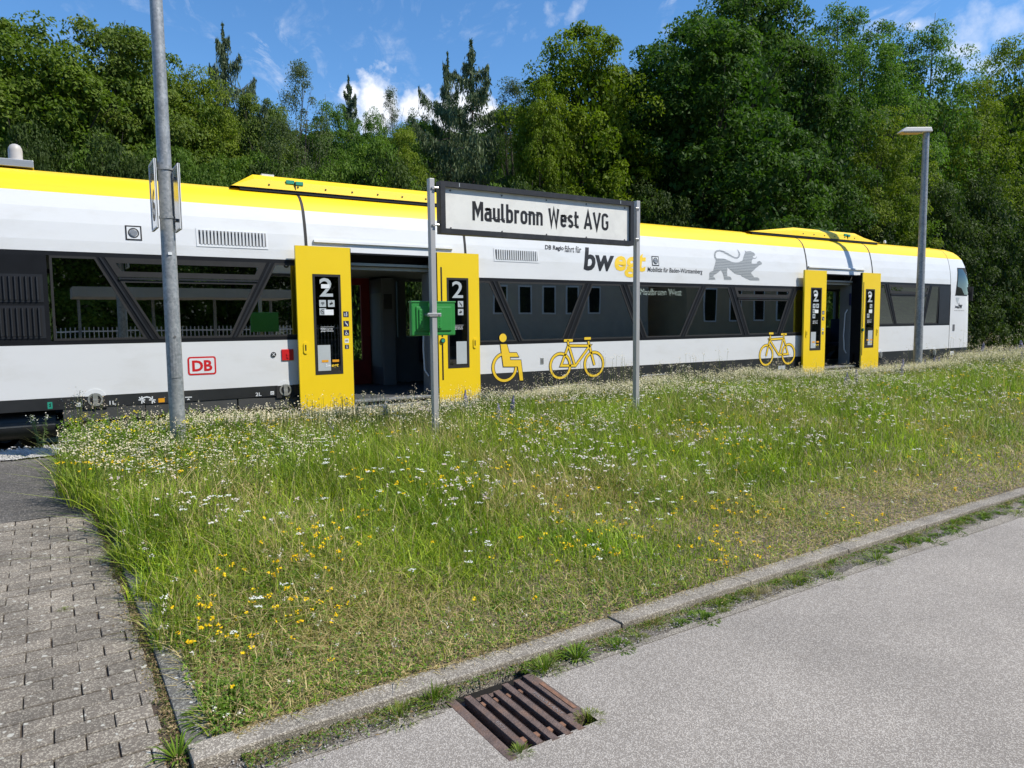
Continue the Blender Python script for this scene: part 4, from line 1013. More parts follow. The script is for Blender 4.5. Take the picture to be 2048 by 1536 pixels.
# destination display behind the third window
dx0, dz1 = T(1284, 577); dx1, dz0 = T(1366, 603); q = MB(); q.box(dx0-.05, dx1+.05, 10.60, 10.64, 2.12, 2.42); dp = tp('destination_display', q, 'ink')
def led():
    m, t = base_mat('led_display'); o = t.nodes.new('ShaderNodeOutputMaterial'); e = t.nodes.new('ShaderNodeEmission'); e.inputs[0].default_value = (.95, 1, .98, 1); e.inputs[1].default_value = 6
    link(t, e.outputs[0], o.inputs[0]); return m
MT['led'] = led(); fit(dp, 'Maulbronn West', dx0, dx1, 2.23, 2.36, 'led', 10.595, 0, 0, 'display_lettering')

# ---- nose
xs0 = 21.64
def xend(z):
    P = [(.40, 23.05), (.85, 23.1), (1.85, 23.05), (2.55, 23.0), (2.97, 22.95), (3.2, 22.88), (3.39, 22.78), (3.60, 22.52), (3.70, 22.2), (3.77, 21.8)]
    for (a, xa_), (b, xb_) in zip(P, P[1:]):
        if z <= b: return xa_+(xb_-xa_)*(z-a)/(b-a)
    return P[-1][1]
def nose_pt(z, t, lift=0.):
    ins = .40*t**4+.05*t**2
    x = xs0+(xend(z)-xs0)*math.sin(t*math.pi/2)**.9 if t < 1 else xend(z)
    return (x, 10.55+off(z)+ins-lift, z)
def nose_strip(za, zb, t0=0., t1=1., lift=0., nt=14):
    zs = sorted({za, zb} | {z for _, z in PROF if za < z < zb} | {z for z in (1.85, 2.55, 2.97, 3.70) if za < z < zb})
    b = MB(); V = [nose_pt(z, t0+(t1-t0)*i/nt, lift) for z in zs for i in range(nt+1)]; Fs = []
    for j in range(len(zs)-1):
        for i in range(nt): Fs.append((j*(nt+1)+i, j*(nt+1)+i+1, (j+1)*(nt+1)+i+1, (j+1)*(nt+1)+i))
    return b.add(V, Fs)
def both(b): 
    v, f = list(b.v), list(b.f); b.add([(x, 24-y, z) for x, y, z in v], f); return b
def mirr(b): m_ = MB(); m_.add([(x, 24-y, z) for x, y, z in b.v], b.f); return m_
for n_, a, b, m_ in (('nose_side', .85, 3.39, 'white'), ('nose_skirt', .50, .85, 'skirt')):
    tp(n_, nose_strip(a, b), m_, smooth=True); tp(n_, mirr(nose_strip(a, b)), m_, smooth=True)
nr = both(nose_strip(3.39, 3.77)); tp('nose_roof', nr, 'yellow', smooth=True)
fr_ = MB(); zs_ = [.5, .85, 1.5, 1.85, 2.2, 2.55, 2.97, 3.2, 3.39, 3.6, 3.77]
V = []
for z in zs_:
    y0 = nose_pt(z, 1)[1]; V += [(xend(z), y0, z), (xend(z)+.03, 11.3, z), (xend(z)+.03, 12.7, z), (xend(z), 24-y0, z)]
fr_.add(V, [(j*4+i, j*4+i+1, (j+1)*4+i+1, (j+1)*4+i) for j in range(len(zs_)-1) for i in range(3)]); tp('nose_front', fr_, 'white')
ws = MB(); V = []
for z in (1.75, 2.2, 2.55, 2.9): V += [(xend(z)+.012, 11.05, z), (xend(z)+.045, 11.4, z), (xend(z)+.045, 12.6, z), (xend(z)+.012, 12.95, z)]
ws.add(V, [(j*4+i, j*4+i+1, (j+1)*4+i+1, (j+1)*4+i) for j in range(3) for i in range(3)]); tp('windscreen', ws, 'black')
for y in (11.15, 12.85):
    q = MB(); q.tube((23.06, y, 1.15), (23.14, y, 1.15), .11, n=18); tp('headlight', q, 'whitetrim', smooth=True)
c2b = lambda a, b: (1780+a*.18232, 480+b*.18232)
def on_nose(px, py):
    "point of the nose surface under this photograph position"
    r = ray(px, py); best = None
    for i in range(201):
        t = i/200
        for _ in (0,):
            x0_, y0_, _z = nose_pt(2., t)
        z = CAM[2]+r[2]*((10.55+off(2.))/r[1])
        for _ in range(4):
            p = nose_pt(z, t); z = CAM[2]+r[2]/r[1]*p[1]
        p = nose_pt(z, t); e = abs(p[0]-r[0]/r[1]*p[1])
        if best is None or e < best[0]: best = (e, z, t)
    return best[1], best[2]
def nose_poly(name, pix, mat, lift, parent=None, sub=5):
    "four-sided patch lying on the nose"
    (a, b, c, d) = [on_nose(*c2b(*p)) for p in pix]; V = []; n = sub
    for j in range(n+1):
        for i in range(n+1):
            u, v = i/n, j/n; z = (a[0]*(1-u)+b[0]*u)*(1-v)+(d[0]*(1-u)+c[0]*u)*v; t = (a[1]*(1-u)+b[1]*u)*(1-v)+(d[1]*(1-u)+c[1]*u)*v
            V.append(nose_pt(z, t, lift))
    b_ = MB(); b_.add(V, [(j*(n+1)+i, j*(n+1)+i+1, (j+1)*(n+1)+i+1, (j+1)*(n+1)+i) for j in range(n) for i in range(n)]); return tp(name, b_, mat, parent, smooth=True)
cw = nose_poly('cab_window', ((735, 305), (798, 308), (843, 615), (714, 610)), 'rubber', .004)
nose_poly('cab_window_pane', ((743, 316), (792, 320), (832, 603), (724, 600)), 'doorglass', .010, cw)
def tnose(string, pix, mat, bold, shear, lift=.004, name='operator_logo'):
    (za, ta), (zb, tb) = on_nose(*c2b(pix[0], pix[3])), on_nose(*c2b(pix[1], pix[3])); zt = on_nose(*c2b((pix[0]+pix[1])/2, pix[2]))[0]
    v, f = fit_text(string, 0, 1, 0, 1, bold, shear); b_ = MB(); b_.add([nose_pt(za+(zt-za)*c, ta+(tb-ta)*a, lift) for a, c in v], f); tp(name, b_.mesh(name, MT[mat], fix=False))
tnose('bw', (748, 792, 694, 752), 'ink', .03, .18); tnose('egt', (794, 832, 708, 772), 'stickeryellow', .03, .18)
tnose('Mobilität für Baden-Württemberg', (705, 812, 768, 782), 'bughead', 0, 0, name='lettering')
b_ = MB(); b_.add([nose_pt(*on_nose(*c2b(a, b)), .004) for a, b in ((705, 748), (718, 735), (712, 715), (722, 728), (735, 722), (748, 735), (742, 752), (728, 742))], [tuple(range(8))]); tp('lion_emblem', b_, 'ink')
nose_poly('grey_wedge', ((722, 630), (762, 632), (738, 702), (736, 702)), 'palegrey', .004)
q = MB(); p = nose_pt(2.45, .93); q.box(p[0]-.02, p[0]+.02, p[1]-.30, p[1]-.06, 2.2, 2.62); q.tube((p[0]-.05, p[1]+.04, 2.66), (p[0], p[1]-.18, 2.66), .016); q.tube((p[0], p[1]-.18, 2.6), (p[0], p[1]-.18, 2.68), .016); tp('wing_mirror', q, 'rubber', bevel=.01)
for y in (11.13, 12.87):
    q = MB(); q.tube((23.0, y, 1.04), (23.35, y, 1.04), .085, n=14); q.tube((23.35, y, 1.04), (23.62, y, 1.04), .06, n=14); q.tube((23.6, y, 1.04), (23.66, y, 1.04), .24, .22, n=26); tp('buffer', q, 'under', smooth=True)
q = MB(); q.box(23.05, 23.35, 11.9, 12.1, .9, 1.1); q.path([(23.35, 12, 1.0), (23.42, 12, .8), (23.38, 12, .55)], .03); q.path([(23.1, 11.5, .95), (23.3, 11.5, .8), (23.25, 11.5, .5)], .025); tp('coupling', q, 'under')
q = MB(); q.box(XE-.02, XE, 10.56, 13.44, .5, 3.7); tp('rear_wall', q, 'white')
fo = strip(XE, 21.62, .45, .848, 0, .04); 
b = MB(); b.box(XE, 21.62, 13.445, 13.45, .45, 3.38); 
# outer skin of the far side, open at windows and doors
fs_ = MB()
for a, b2 in ranges([21.62], FD): fs_.box(a, b2, 13.445, 13.45, .45, 1.45)
fs_.box(XE, 21.62, 13.445, 13.45, 2.60, 3.3); tp('far_side', fs_, 'white')

# ================================================================== street furniture
# station name board on two posts
SY = 6.85; KS = SY/7.4
def KX(x): return x*KS
def KZ(z): return 1.73+(z-1.73)*KS
sx0, sx1 = KX(3.79), KX(6.69); sz0, sz1 = KZ(2.735), KZ(3.318)
board = empty('station_name_board', (5.24, SY, .38), label='white station name board in a black frame on two grey posts, standing in the meadow', cat='sign')
def sp(name, mb, mat, parent=None, **k):
    me = mb.mesh(name, MT[mat], k.pop('smooth', False), k.pop('bevel', 0)); me.transform(Matrix.Translation((-5.24, -SY, -.38))); return put(name, me, parent or board, **k)
for (pxt, pxb) in (((863, 358), (877, 878)), ((1276, 405), (1280, 822))):
    xt, zt = T(*pxt, SY); x = xt
    b = MB(); b.box(x-.029, x+.029, SY-.01, SY+.055, .2, KZ(3.345)); p_ = sp('post', b, 'postsilver', bevel=.005)
    for zz in (KZ(3.24), KZ(2.83)):
        q = MB(); s_ = 1 if xt < 5 else -1; q.tube((x+s_*.02, SY-.03, zz), (x+s_*.07, SY-.03, zz), .011, n=8); q.tube((x+s_*.0, SY-.022, zz), (x, SY-.01, zz), .013, n=8); sp('bolt', q, 'alu', p_)
fw_ = .055
for a, b2, c, d in ((sx0, sx1, sz1-fw_, sz1), (sx0, sx1, sz0, sz0+fw_), (sx0, sx0+fw_, sz0+fw_, sz1-fw_), (sx1-fw_, sx1, sz0+fw_, sz1-fw_)):
    b = MB(); b.box(a, b2, SY-.055, SY+.045, c, d); sp('frame', b, 'signframe')
b = MB(); b.box(sx0+fw_-.01, sx1-fw_+.01, SY-.02, SY+.02, sz0+fw_-.01, sz1-fw_+.01); face = sp('sign_face', b, 'signwhite')
tx0, tx1, tz0, tz1 = KX(4.217), KX(6.272), KZ(2.912), KZ(3.132)
st, tw = sign_text('Maulbronn West AVG')
for back in (0, 1):
    b = MB()
    for i, (v, f) in enumerate(st):
        y = SY-.0215-.0002*(i % 5) if not back else SY+.0215+.0002*(i % 5)
        vs = []
        for a, c in v:
            u = a/tw; xx = tx0+u*(tx1-tx0) if not back else tx1-u*(tx1-tx0); vs.append((xx, y, tz0+c*(tz1-tz0)))
        b.add(vs, f)
    sp('lettering', b, 'ink', face)
for x in (KX(3.93), KX(4.62), KX(5.27), KX(5.90), KX(6.55)):
    for z in (sz0+fw_+.012, sz1-fw_-.03):
        q = MB(); q.tube((x, SY-.028, z), (x, SY-.02, z), .009, n=8); sp('screw', q, 'bughead', face)
for x in (KX(4.03), KX(6.45)): 
    q = MB(); q.box(x-.004, x+.004, SY-.0575, SY-.055, sz1-.045, sz1-.008); sp('scratch_mark', q, 'palegrey', face)

# green litter bin clamped to the left post, its back towards us
bx0, bz0 = T(824, 672, SY+.10); bx1, bz1 = T(910, 604, SY+.10)
binp = empty('metal_box', ((bx0+bx1)/2, SY+.10, bz0), label='flat green metal box clamped to the left post of the station name board', cat='metal box')
def bp_(name, mb, mat, parent=None, **k):
    me = mb.mesh(name, MT[mat], k.pop('smooth', False), k.pop('bevel', 0)); me.transform(Matrix.Translation((-(bx0+bx1)/2, -SY-.10, -bz0))); return put(name, me, parent or binp, **k)
b = MB(); b.box(bx0, bx1, SY+.10, SY+.165, bz0, bz1); bb = bp_('box_body', b, 'bingreen', bevel=.012)
m = .05; b = MB(); b.prism([(bx0+m, bz0+m), (bx1-m, bz0+m), (bx1-m, bz1-m), (bx0+m, bz1-m)], SY+.088, SY+.101); bp_('pressed_panel', b, 'bingreen', bb, bevel=.008)
b = MB(); b.box(bx0-.004, bx1+.006, SY+.094, SY+.17, bz1-.008, bz1+.008); bp_('box_lid', b, 'bingreen', bb, bevel=.004)
xm = T(868, 640, SY)[0]
for dx in (-.105, .105):
    b = MB(); b.box(xm+dx-.028, xm+dx+.028, SY+.075, SY+.09, bz0+.075, bz1-.075); rb_ = bp_('pressed_rib', b, 'bingreen', bb, bevel=.006)
    for i in range(6):
        q = MB(); zz = bz0+.10+i*(bz1-bz0-.2)/5; q.tube((xm+dx, SY+.070, zz), (xm+dx, SY+.078, zz), .007, n=8); bp_('rivet', q, 'bingreen', rb_)
b = MB(); b.box(xm-.08, xm+.08, SY-.018, SY-.008, 1.792, 1.832); cl_ = bp_('clamp', b, 'alu', bevel=.004)
for dx in (-.06, .06):
    q = MB(); q.tube((xm+dx, SY-.03, 1.813), (xm+dx, SY+.09, 1.813), .012, n=10); bp_('clamp_bolt', q, 'alu', cl_)

# tall steel pole at the left, two track signs clamped to it
PYL = 7.75
pbx, pbz = T(357, 880, PYL); ptx, ptz = T(309, 0, PYL)
pole = empty('steel_pole', (pbx, PYL, .36), label='tall galvanised steel pole with two track signs, at the left end of the meadow', cat='pole')
b = MB(); b.lathe([(.072, 0), (.072, .85), (.0715, .95), (.070, 1.6), (.062, 3.1), (.055, 4.7), (.048, 6.8), (.046, 7.5)], (0, 0, 0), 28); put('shaft', b.mesh('shaft', MT['galv'], smooth=True), pole)
b = MB(); b.add([(.0765*math.sin(R(a))-.0, -.0765*math.cos(R(a)), z) for z in (.86, 1.30) for a in (-38, -19, 0, 19, 38)], [(i, i+1, 6+i, 5+i) for i in range(4)]); hd_ = put('service_door', b.mesh('service_door', MT['galv']), pole)
hd_.rotation_euler = (0, 0, R(4)); hd_.location = (.0, 0, 0)
b = MB(); b.tube((0, -.0795, 1.26), (0, -.075, 1.26), .012, n=12); put('door_lock', b.mesh('door_lock', MT['bughead']), hd_)
b = MB(); b.box(-.018, .018, -.0755, -.069, 2.05, 2.075); put('number_tag', b.mesh('number_tag', MT['whiteprint']), pole)
for zz in (2.40, 2.86):
    b = MB(); b.lathe([(.073, 0), (.073, .022)], (0, 0, zz), 24); put('band_clamp', b.mesh('band_clamp', MT['galv'], smooth=True), pole)
def track_sign(x, y0, y1, z0, z1, face_mat, back, label):
    o = empty('track_sign', (x, (y0+y1)/2, z0), label=label, cat='sign'); hy, hz = (y1-y0)/2, z1-z0
    b = MB(); b.box(-.006, .006, -hy, hy, 0, hz); put('panel', b.mesh('panel', MT[face_mat], bevel=.003), o)
    e = MB()
    for a, c, d, f in ((-hy, hy, 0, .014), (-hy, hy, hz-.014, hz), (-hy, -hy+.014, .014, hz-.014), (hy-.014, hy, .014, hz-.014)): e.box(-.012, .010, a, c, d, f)
    put('rim', e.mesh('rim', MT['whitetrim']), o)
    if not back:
        def lt(s, a0, a1, c0, c1, bold):
            v, f = fit_text(s, a0, a1, c0, c1, bold); m_ = MB(); m_.add([(-.0075, -u, w_) for u, w_ in v], f); put('lettering', m_.mesh('lettering', MT['ink'], fix=False), o)
        lt('Gleis', -hy*.72, hy*.72, hz*.72, hz*.86, .01); lt('6', -hy*.5, hy*.5, hz*.12, hz*.60, .02)
    else:
        for zz in (.10, hz-.12):
            q = MB(); q.box(-.03, -.006, -.05, .05, zz-.012, zz+.012); put('bracket', q.mesh('bracket', MT['galv']), o)
    return o
track_sign(pbx-.098, 7.62, 8.02, 2.66, 3.30, 'signgloss', False, 'track number sign with a 6, edge-on at the left of the steel pole')
track_sign(pbx+.108, 7.64, 8.02, 2.66, 3.28, 'signback', True, 'worn back of a track sign, at the right of the steel pole')

# street lamp at the right
PYR = 9.42
rx, rz = T(1834, 748, PYR); tx, tz = T(1855, 266, PYR)
lamp = empty('street_lamp', (rx, PYR, .33), label='galvanised street lamp with a flat white lamp head, in front of the train nose', cat='street lamp')
hh_ = tz-.33
b = MB(); b.lathe([(.10, 0), (.10, .9), (.097, 1.1), (.083, hh_*.55), (.07, hh_)], (0, 0, 0), 24); put('shaft', b.mesh('shaft', MT['galv'], smooth=True), lamp)
xl = -.66
b = MB(); z0, z1 = hh_, hh_+.115; xa_ = 0.
b.add([(xl, -.12, z0), (xa_+.10, -.12, z0), (xa_+.10, .12, z0), (xl, .12, z0), (xl+.14, -.09, z1), (xa_+.08, -.09, z1), (xa_+.08, .09, z1), (xl+.14, .09, z1)], [(0, 3, 2, 1), (4, 5, 6, 7), (0, 1, 5, 4), (1, 2, 6, 5), (2, 3, 7, 6), (3, 0, 4, 7)])
MT['lamphead'] = pm('stained_lamp_head', (.46, .46, .44), .5, var=.08, scale=3, dirt=(.30, .29, .27), dscale=6)
lh = put('lamp_head', b.mesh('lamp_head', MT['lamphead'], bevel=.02), lamp); lh.rotation_euler = (0, 0, R(-33))
b = MB(); b.box(xl+.08, xa_-.15, -.10, .10, z0-.02, z0-.001); put('lens', b.mesh('lens', MT['orange'] if False else pm('amber_diffuser', (.45, .33, .18), .4)), lh)

# gully: iron frame with bars over a dark shaft
gl = empty('drain_grate', ((GX0+GX1)/2, (GY0+GY1)/2, RZ), label='rusty cast iron drain grate with five bars set in the asphalt by the kerb', cat='drain')
def gp2(name, mb, mat, parent=None, **k):
    me = mb.mesh(name, MT[mat] if isinstance(mat, str) else mat, False, k.pop('bevel', 0)); me.transform(Matrix.Translation((-(GX0+GX1)/2, -(GY0+GY1)/2, -RZ))); return put(name, me, parent or gl, **k)
gz = RZ+.001
b = MB(); b.box(GX0, GX0+.042, GY0-.03, GY1, gz-.07, gz); b.box(GX0+.042, GX0+.085, GY0-.02, GY0+.03, gz-.06, gz-.003); b.box(GX0+.042, GX0+.062, GY0+.03, GY1, gz-.07, gz-.022)
b.box(GX1-.050, GX1, GY0+.07, GY1, gz-.07, gz); b.box(GX0+.04, GX1-.06, GY1-.03, GY1, gz-.08, gz-.03); b.box(GX1-.075, GX1-.045, GY0+.07, GY0+.11, gz-.06, gz-.004)
fr = gp2('frame', b, 'iron', bevel=.005)
bars = [.096, .157, .218, .279, .340]
for i, dx in enumerate(bars):
    q = MB(); x = GX0+dx; y0 = GY0+(.0 if i else .02)-.012*(i > 1); y1 = GY1-.02-(.03 if i in (1, 2) else 0)
    q.prism([(x-.0150, gz), (x+.0150, gz), (x+.009, gz-.055), (x-.009, gz-.055)], y0, y1); br_ = gp2('bar', q, 'iron', bevel=.003)
    if i == 0: v, f = fit_text('E531', y0+.13, y0+.19, 0, .016, .01); q = MB(); q.add([(x-.008+c, 2*(y0)+.32-a, gz+.0012) for a, c in v], f); gp2('lettering', q.mesh('lettering', MT['worn'], fix=False) if False else q, 'worn', br_)
    if i == 4: v, f = fit_text('PASSAVANT', 0, .2, 0, .016, .01); q = MB(); q.add([(x-.008+c, GY0+.31-a, gz+.0012) for a, c in v], f); gp2('lettering', q, 'worn', br_)
for a, b2 in zip(bars, bars[1:]):
    for yy in (GY0+.075, GY1-.085):
        q = MB(); q.box(GX0+a+.012, GX0+b2-.012, yy-.014, yy+.014, gz-.05, gz-.012); gp2('crosspiece', q, 'rust', bevel=.002)
q = MB(); q.box(GX1-.030, GX1-.012, GY0+.12, GY1-.10, gz-.001, gz+.003) ; gp2('worn_strip', q, 'rust', fr)
q = MB(); X0, X1, Y0, Y1, Zb = GX0, GX1, GY0, GY1, RZ-.6
q.add([(X0, Y0, RZ-.003), (X1, Y0, RZ-.003), (X1, Y1, RZ-.003), (X0, Y1, RZ-.003), (X0, Y0, Zb), (X1, Y0, Zb), (X1, Y1, Zb), (X0, Y1, Zb)], [(0, 1, 5, 4), (1, 2, 6, 5), (2, 3, 7, 6), (3, 0, 4, 7), (4, 5, 6, 7)]); gp2('shaft', q, 'under')

# ================================================================== behind the camera: what the windows reflect
MT['render'] = pm('pale_house_render', (.42, .38, .31), .9, var=.06, scale=1.5, dirt=(.33, .30, .24), dscale=.8)
MT['render2'] = pm('ochre_house_render', (.36, .29, .18), .9, var=.08, scale=1.2)
MT['tiles'] = pm('roof_tiles_red', (.20, .09, .06), .8, var=.3, scale=6)
def house(x0, x1, y0, y1, zt, mat, wins, label):
    o = empty('house', ((x0+x1)/2, (y0+y1)/2, 0), label=label, cat='house'); cx, cy = (x0+x1)/2, (y0+y1)/2
    def hpart(name, mb, m_, par=None): me = mb.mesh(name, MT[m_]); me.transform(Matrix.Translation((-cx, -cy, 0))); return put(name, me, par or o)
    b = MB(); b.box(x0, x1, y0, y1, -.3, zt); wl = hpart('wall', b, mat)
    b = MB(); ym = (y0+y1)/2; b.add([(x0-.5, y0-.5, zt), (x1+.5, y0-.5, zt), (x1+.5, y1+.5, zt), (x0-.5, y1+.5, zt), (x0-.5, ym, zt+3), (x1+.5, ym, zt+3)], [(0, 1, 5, 4), (2, 3, 4, 5), (0, 4, 3), (1, 2, 5), (0, 3, 2, 1)]); hpart('roof', b, 'tiles')
    for (a, c, w_, h_) in wins:
        b = MB(); b.box(a-w_/2-.08, a+w_/2+.08, y1, y1+.04, c-.08, c+h_+.08); f_ = hpart('window', b, 'whitetrim')
        b = MB(); b.box(a-w_/2, a+w_/2, y1+.04, y1+.05, c, c+h_); hpart('pane', b, 'black', f_)
    return o
house(17.5, 29.0, -17, -9.5, 5.6, 'render', [(19+i*1.5, 2.2, .7, 1.3) for i in range(5)], 'pale rendered house opposite the train, seen only in its windows')
house(31.0, 46.0, -16, -8.5, 6.4, 'render2', [(33+i*2.2, 1.7, .9, 1.8) for i in range(6)], 'ochre rendered house opposite the train, seen only in its windows')
sh = empty('bus_shelter', (3.4, -3.0, .2), label='flat roofed shelter opposite the train, seen only in its windows', cat='shelter')
b = MB(); b.box(-2.8, 3.2, -1.1, 1.1, 2.35, 2.62); put('roof', b.mesh('roof', MT['render']), sh)
for x in (-2.6, -.6, 1.2, 3.0): b = MB(); b.box(x-.04, x+.04, -1.0, -.92, 0, 2.35); put('post', b.mesh('post', MT['galv']), sh)
fnc = empty('bar_fence', (3, -5.5, .2), label='grey bar fence behind the shelter, seen only in the train windows', cat='fence')
b = MB(); b.box(-.012, .012, -.012, .012, 0, 1.5); bm_ = b.mesh('bar', MT['whitetrim'])
for i in range(90): o = put('bar', bm_, fnc); o.location = (-4.5+i*.13, 0, 0)
b = MB(); b.box(-4.6, 7.4, -.02, .02, .1, .14); b.box(-4.6, 7.4, -.02, .02, 1.35, 1.39); put('rail', b.mesh('rail', MT['whitetrim']), fnc)

# ================================================================== trees
def fol(n): return RNG.random(n)
def leaves(P, Nrm, length, width, cols, droop=.15, rng=RNG, seed_dir=None):
    "one kite-shaped leaf (two triangles as one folded quad) at each point"
    n = len(P); Nrm = Nrm/np.linalg.norm(Nrm, axis=1, keepdims=True).clip(1e-6)
    a = rng.normal(size=(n, 3)) if seed_dir is None else seed_dir
    t = a-(a*Nrm).sum(1, keepdims=True)*Nrm; t /= np.linalg.norm(t, axis=1, keepdims=True).clip(1e-6); b = np.cross(Nrm, t)
    L_ = np.asarray(length).reshape(-1, 1); W_ = np.asarray(width).reshape(-1, 1)
    V = np.stack([P-t*L_*.5, P+b*W_*.5-Nrm*W_*droop, P+t*L_*.5-Nrm*L_*droop, P-b*W_*.5-Nrm*W_*droop], 1).reshape(-1, 3)
    Fc = np.arange(n*4).reshape(n, 4)
    return V, Fc, np.repeat(cols, 4, axis=0)
def prof(k, shape):
    "how wide the crown is at this share of its height: shape 1 is a dome, larger is more pointed"
    k = np.asarray(k, float); up = np.clip(1-np.clip((k-.42)/.58, 0, 1)**(2.2/shape), 0, 1)**(.5*max(1, shape)); lo_ = .62+.38*np.clip(k/.42, 0, 1)
    return np.where(k > .42, up, lo_)
def crown_broad(seed, H, RX, nclump, nl, lsize, c0, c1, low=.12, shape=.62, rclump=1.0, droop=.2, upright=0., flat_=.45, inner=.25):
    g = np.random.default_rng(seed); C = []
    tries = 0
    while len(C) < nclump and tries < 60000:
        tries += 1
        z = low+(1-low)*g.random(); ph = g.random()*2*math.pi
        # silhouette of the crown: bulging, lumpy
        k = (z-low)/(1-low); rad = prof(k, shape)*RX*(.80+.28*math.sin(3*ph+seed)*math.sin(5*k+seed*2)+.22*g.random())
        r = rad*(g.random()**.35)
        C.append((r*math.cos(ph), r*math.sin(ph), z*H))
    C = np.array(C); cen = np.array([0, 0, H*.45])
    out_ = C-cen; out_[:, 2] *= .7; out_ /= np.linalg.norm(out_, axis=1, keepdims=True).clip(1e-6)
    n = nclump*nl; ci = np.repeat(np.arange(nclump), nl); rc = (rclump*(.6+.8*g.random(nclump)))[ci]
    d = g.normal(size=(n, 3)); d += out_[ci]*.7; d[:, 2] += .25+upright; d /= np.linalg.norm(d, axis=1, keepdims=True)
    rr_ = (g.random(n)**.33)[:, None]*rc[:, None]; P = C[ci]+d*rr_*np.array([1, 1, flat_+upright])
    nn = d*.45+g.normal(size=(n, 3))*.42+np.array([0, 0, .85])
    tone = g.random(nclump)[ci][:, None]*.6+g.random(n)[:, None]*.4
    cols = np.array(c0)*(1-tone)+np.array(c1)*tone
    V, Fc, Cc = leaves(P, nn, lsize*(.7+.6*g.random(n)), lsize*.55*(.7+.6*g.random(n)), cols, droop, g)
    m = int(n*inner)                                   # inner leaves close the view through the crown
    if m:
        z = low+(.9-low)*g.random(m); k = (z-low)/(1-low); ph = g.random(m)*2*math.pi
        r = prof(k, shape)*RX*.75*g.random(m)**.5
        P2 = np.stack([r*np.cos(ph), r*np.sin(ph), z*H], 1); V2, F2, C2 = leaves(P2, g.normal(size=(m, 3)), np.full(m, lsize*1.5), np.full(m, lsize*1.0), np.tile(np.array(c0), (m, 1)), 0, g)
        F2 = F2+len(V); V = np.concatenate([V, V2]); Fc = np.concatenate([Fc, F2]); Cc = np.concatenate([Cc, C2])
    return V, Fc, Cc, C
def trunk_mb(H, r, C, nl=16, seed=0, lean=.3, top=.85):
    g = random.Random(seed); b = MB(); pts = [Vector((0, 0, -.5))]; n = 6
    for i in range(1, n+1): pts.append(Vector((g.uniform(-1, 1)*lean*i/n, g.uniform(-1, 1)*lean*i/n, H*top*i/n)))
    rad = [r*(1-.85*i/n) for i in range(n+1)]; b.path(pts, rad, 8)
    idx = g.sample(range(len(C)), min(nl, len(C)))
    for k in idx:
        c = Vector(C[k]); t = max(.12, min(.8, (c.z/H)*.75-.1)); s = pts[0].lerp(pts[-1], t); i = int(t*n)
        s = pts[i].lerp(pts[min(n, i+1)], t*n-i); m_ = s.lerp(c, .5)+Vector((g.uniform(-.3, .3), g.uniform(-.3, .3), .35)); b.path([s, m_, c], [rad[i]*.45, rad[i]*.25, .02], 5)
        for _ in range(2):
            c2_ = c+Vector((g.uniform(-1, 1), g.uniform(-1, 1), g.uniform(-.2, .9))); b.path([m_, c2_], [rad[i]*.2, .012], 4)
    return b
def conifer(seed, H, RX, nb, c0, c1, sparse=1.0, larch=True):
    g = np.random.default_rng(seed); Ps, Ns, Ls, Ds = [], [], [], []; limbs = []
    for i in range(nb):
        k = (i+.5)/nb; z = H*(.12+.87*k); ln = RX*min(1, (1-k)*4.4)**.85*(.35+.8*g.random())+.12; ph = i*2.4+g.random()*.6
        u = np.array([math.cos(ph), math.sin(ph), 0.]); tip_up = .05+.16*k; sag = .25
        ts = np.linspace(0, 1, 7); line = np.array([u*ln*t+np.array([0, 0, z+ln*(tip_up*t-sag*math.sin(math.pi*t)*.6)]) for t in ts]); limbs.append(line)
        n = int((60+190*ln)*sparse); t = g.random(n)**.8; base = u[None]*ln*t[:, None]; base[:, 2] = z+ln*(tip_up*t-sag*np.sin(math.pi*t)*.6)
        side_ = np.cross(u, [0, 0, 1]); w_ = (1-t)*ln*.32+.12; s = g.normal(size=n)*w_*.6; base += side_[None]*s[:, None]
        base[:, 2] -= np.abs(g.normal(size=n))*(.30 if larch else .12)
        Ps.append(base); nn = g.normal(size=(n, 3)); nn[:, 2] *= .4; Ns.append(nn)
        dd = g.normal(size=(n, 3))*.45; dd[:, 2] -= (1.1 if larch else .3); dd += u[None]*.4; Ds.append(dd)
    n = 500; t = g.random(n); Ps.append(np.stack([g.normal(size=n)*.12*(1.2-t), g.normal(size=n)*.12*(1.2-t), H*(.8+.22*t)], 1)); Ns.append(g.normal(size=(n, 3))); Ds.append(g.normal(size=(n, 3))+[0, 0, .8])
    P = np.concatenate(Ps); Nn = np.concatenate(Ns); D = np.concatenate(Ds); m = len(P); tone = g.random(m)[:, None]
    V, Fc, Cc = leaves(P, Nn, .16+.20*g.random(m), .05+.035*g.random(m), np.array(c0)*(1-tone)+np.array(c1)*tone, .1, g, seed_dir=D)
    b = MB(); b.path([(0, 0, -.5), (0.05, 0, H*.5), (0, 0, H)], [H*.016, H*.010, .02], 8)
    for l in limbs: b.path([tuple(p) for p in l[::3]], [.035, .02, .008], 4)
    return V, Fc, Cc, b
KINDS = {}
def mk_broad(key, H, RX, **k):
    seed = k.get('seed', 1); V, Fc, Cc, C = crown_broad(H=H, RX=RX, **k)
    tm = trunk_mb(H, H*.022, C, 18, seed)
    KINDS[key] = (np_mesh('crown', V, [Fc], 'leaf', Cc), tm.mesh('trunk', MT['bark'], smooth=True, fix=False), H, RX)
G_ = lambda a, b, c: (a, b, c)
mk_broad('oak', 12, 5.2, seed=1, nclump=210, nl=217, lsize=0.197, c0=(0.090, 0.149, 0.018), c1=(0.202, 0.274, 0.042), low=.06, shape=0.72, rclump=1.0)
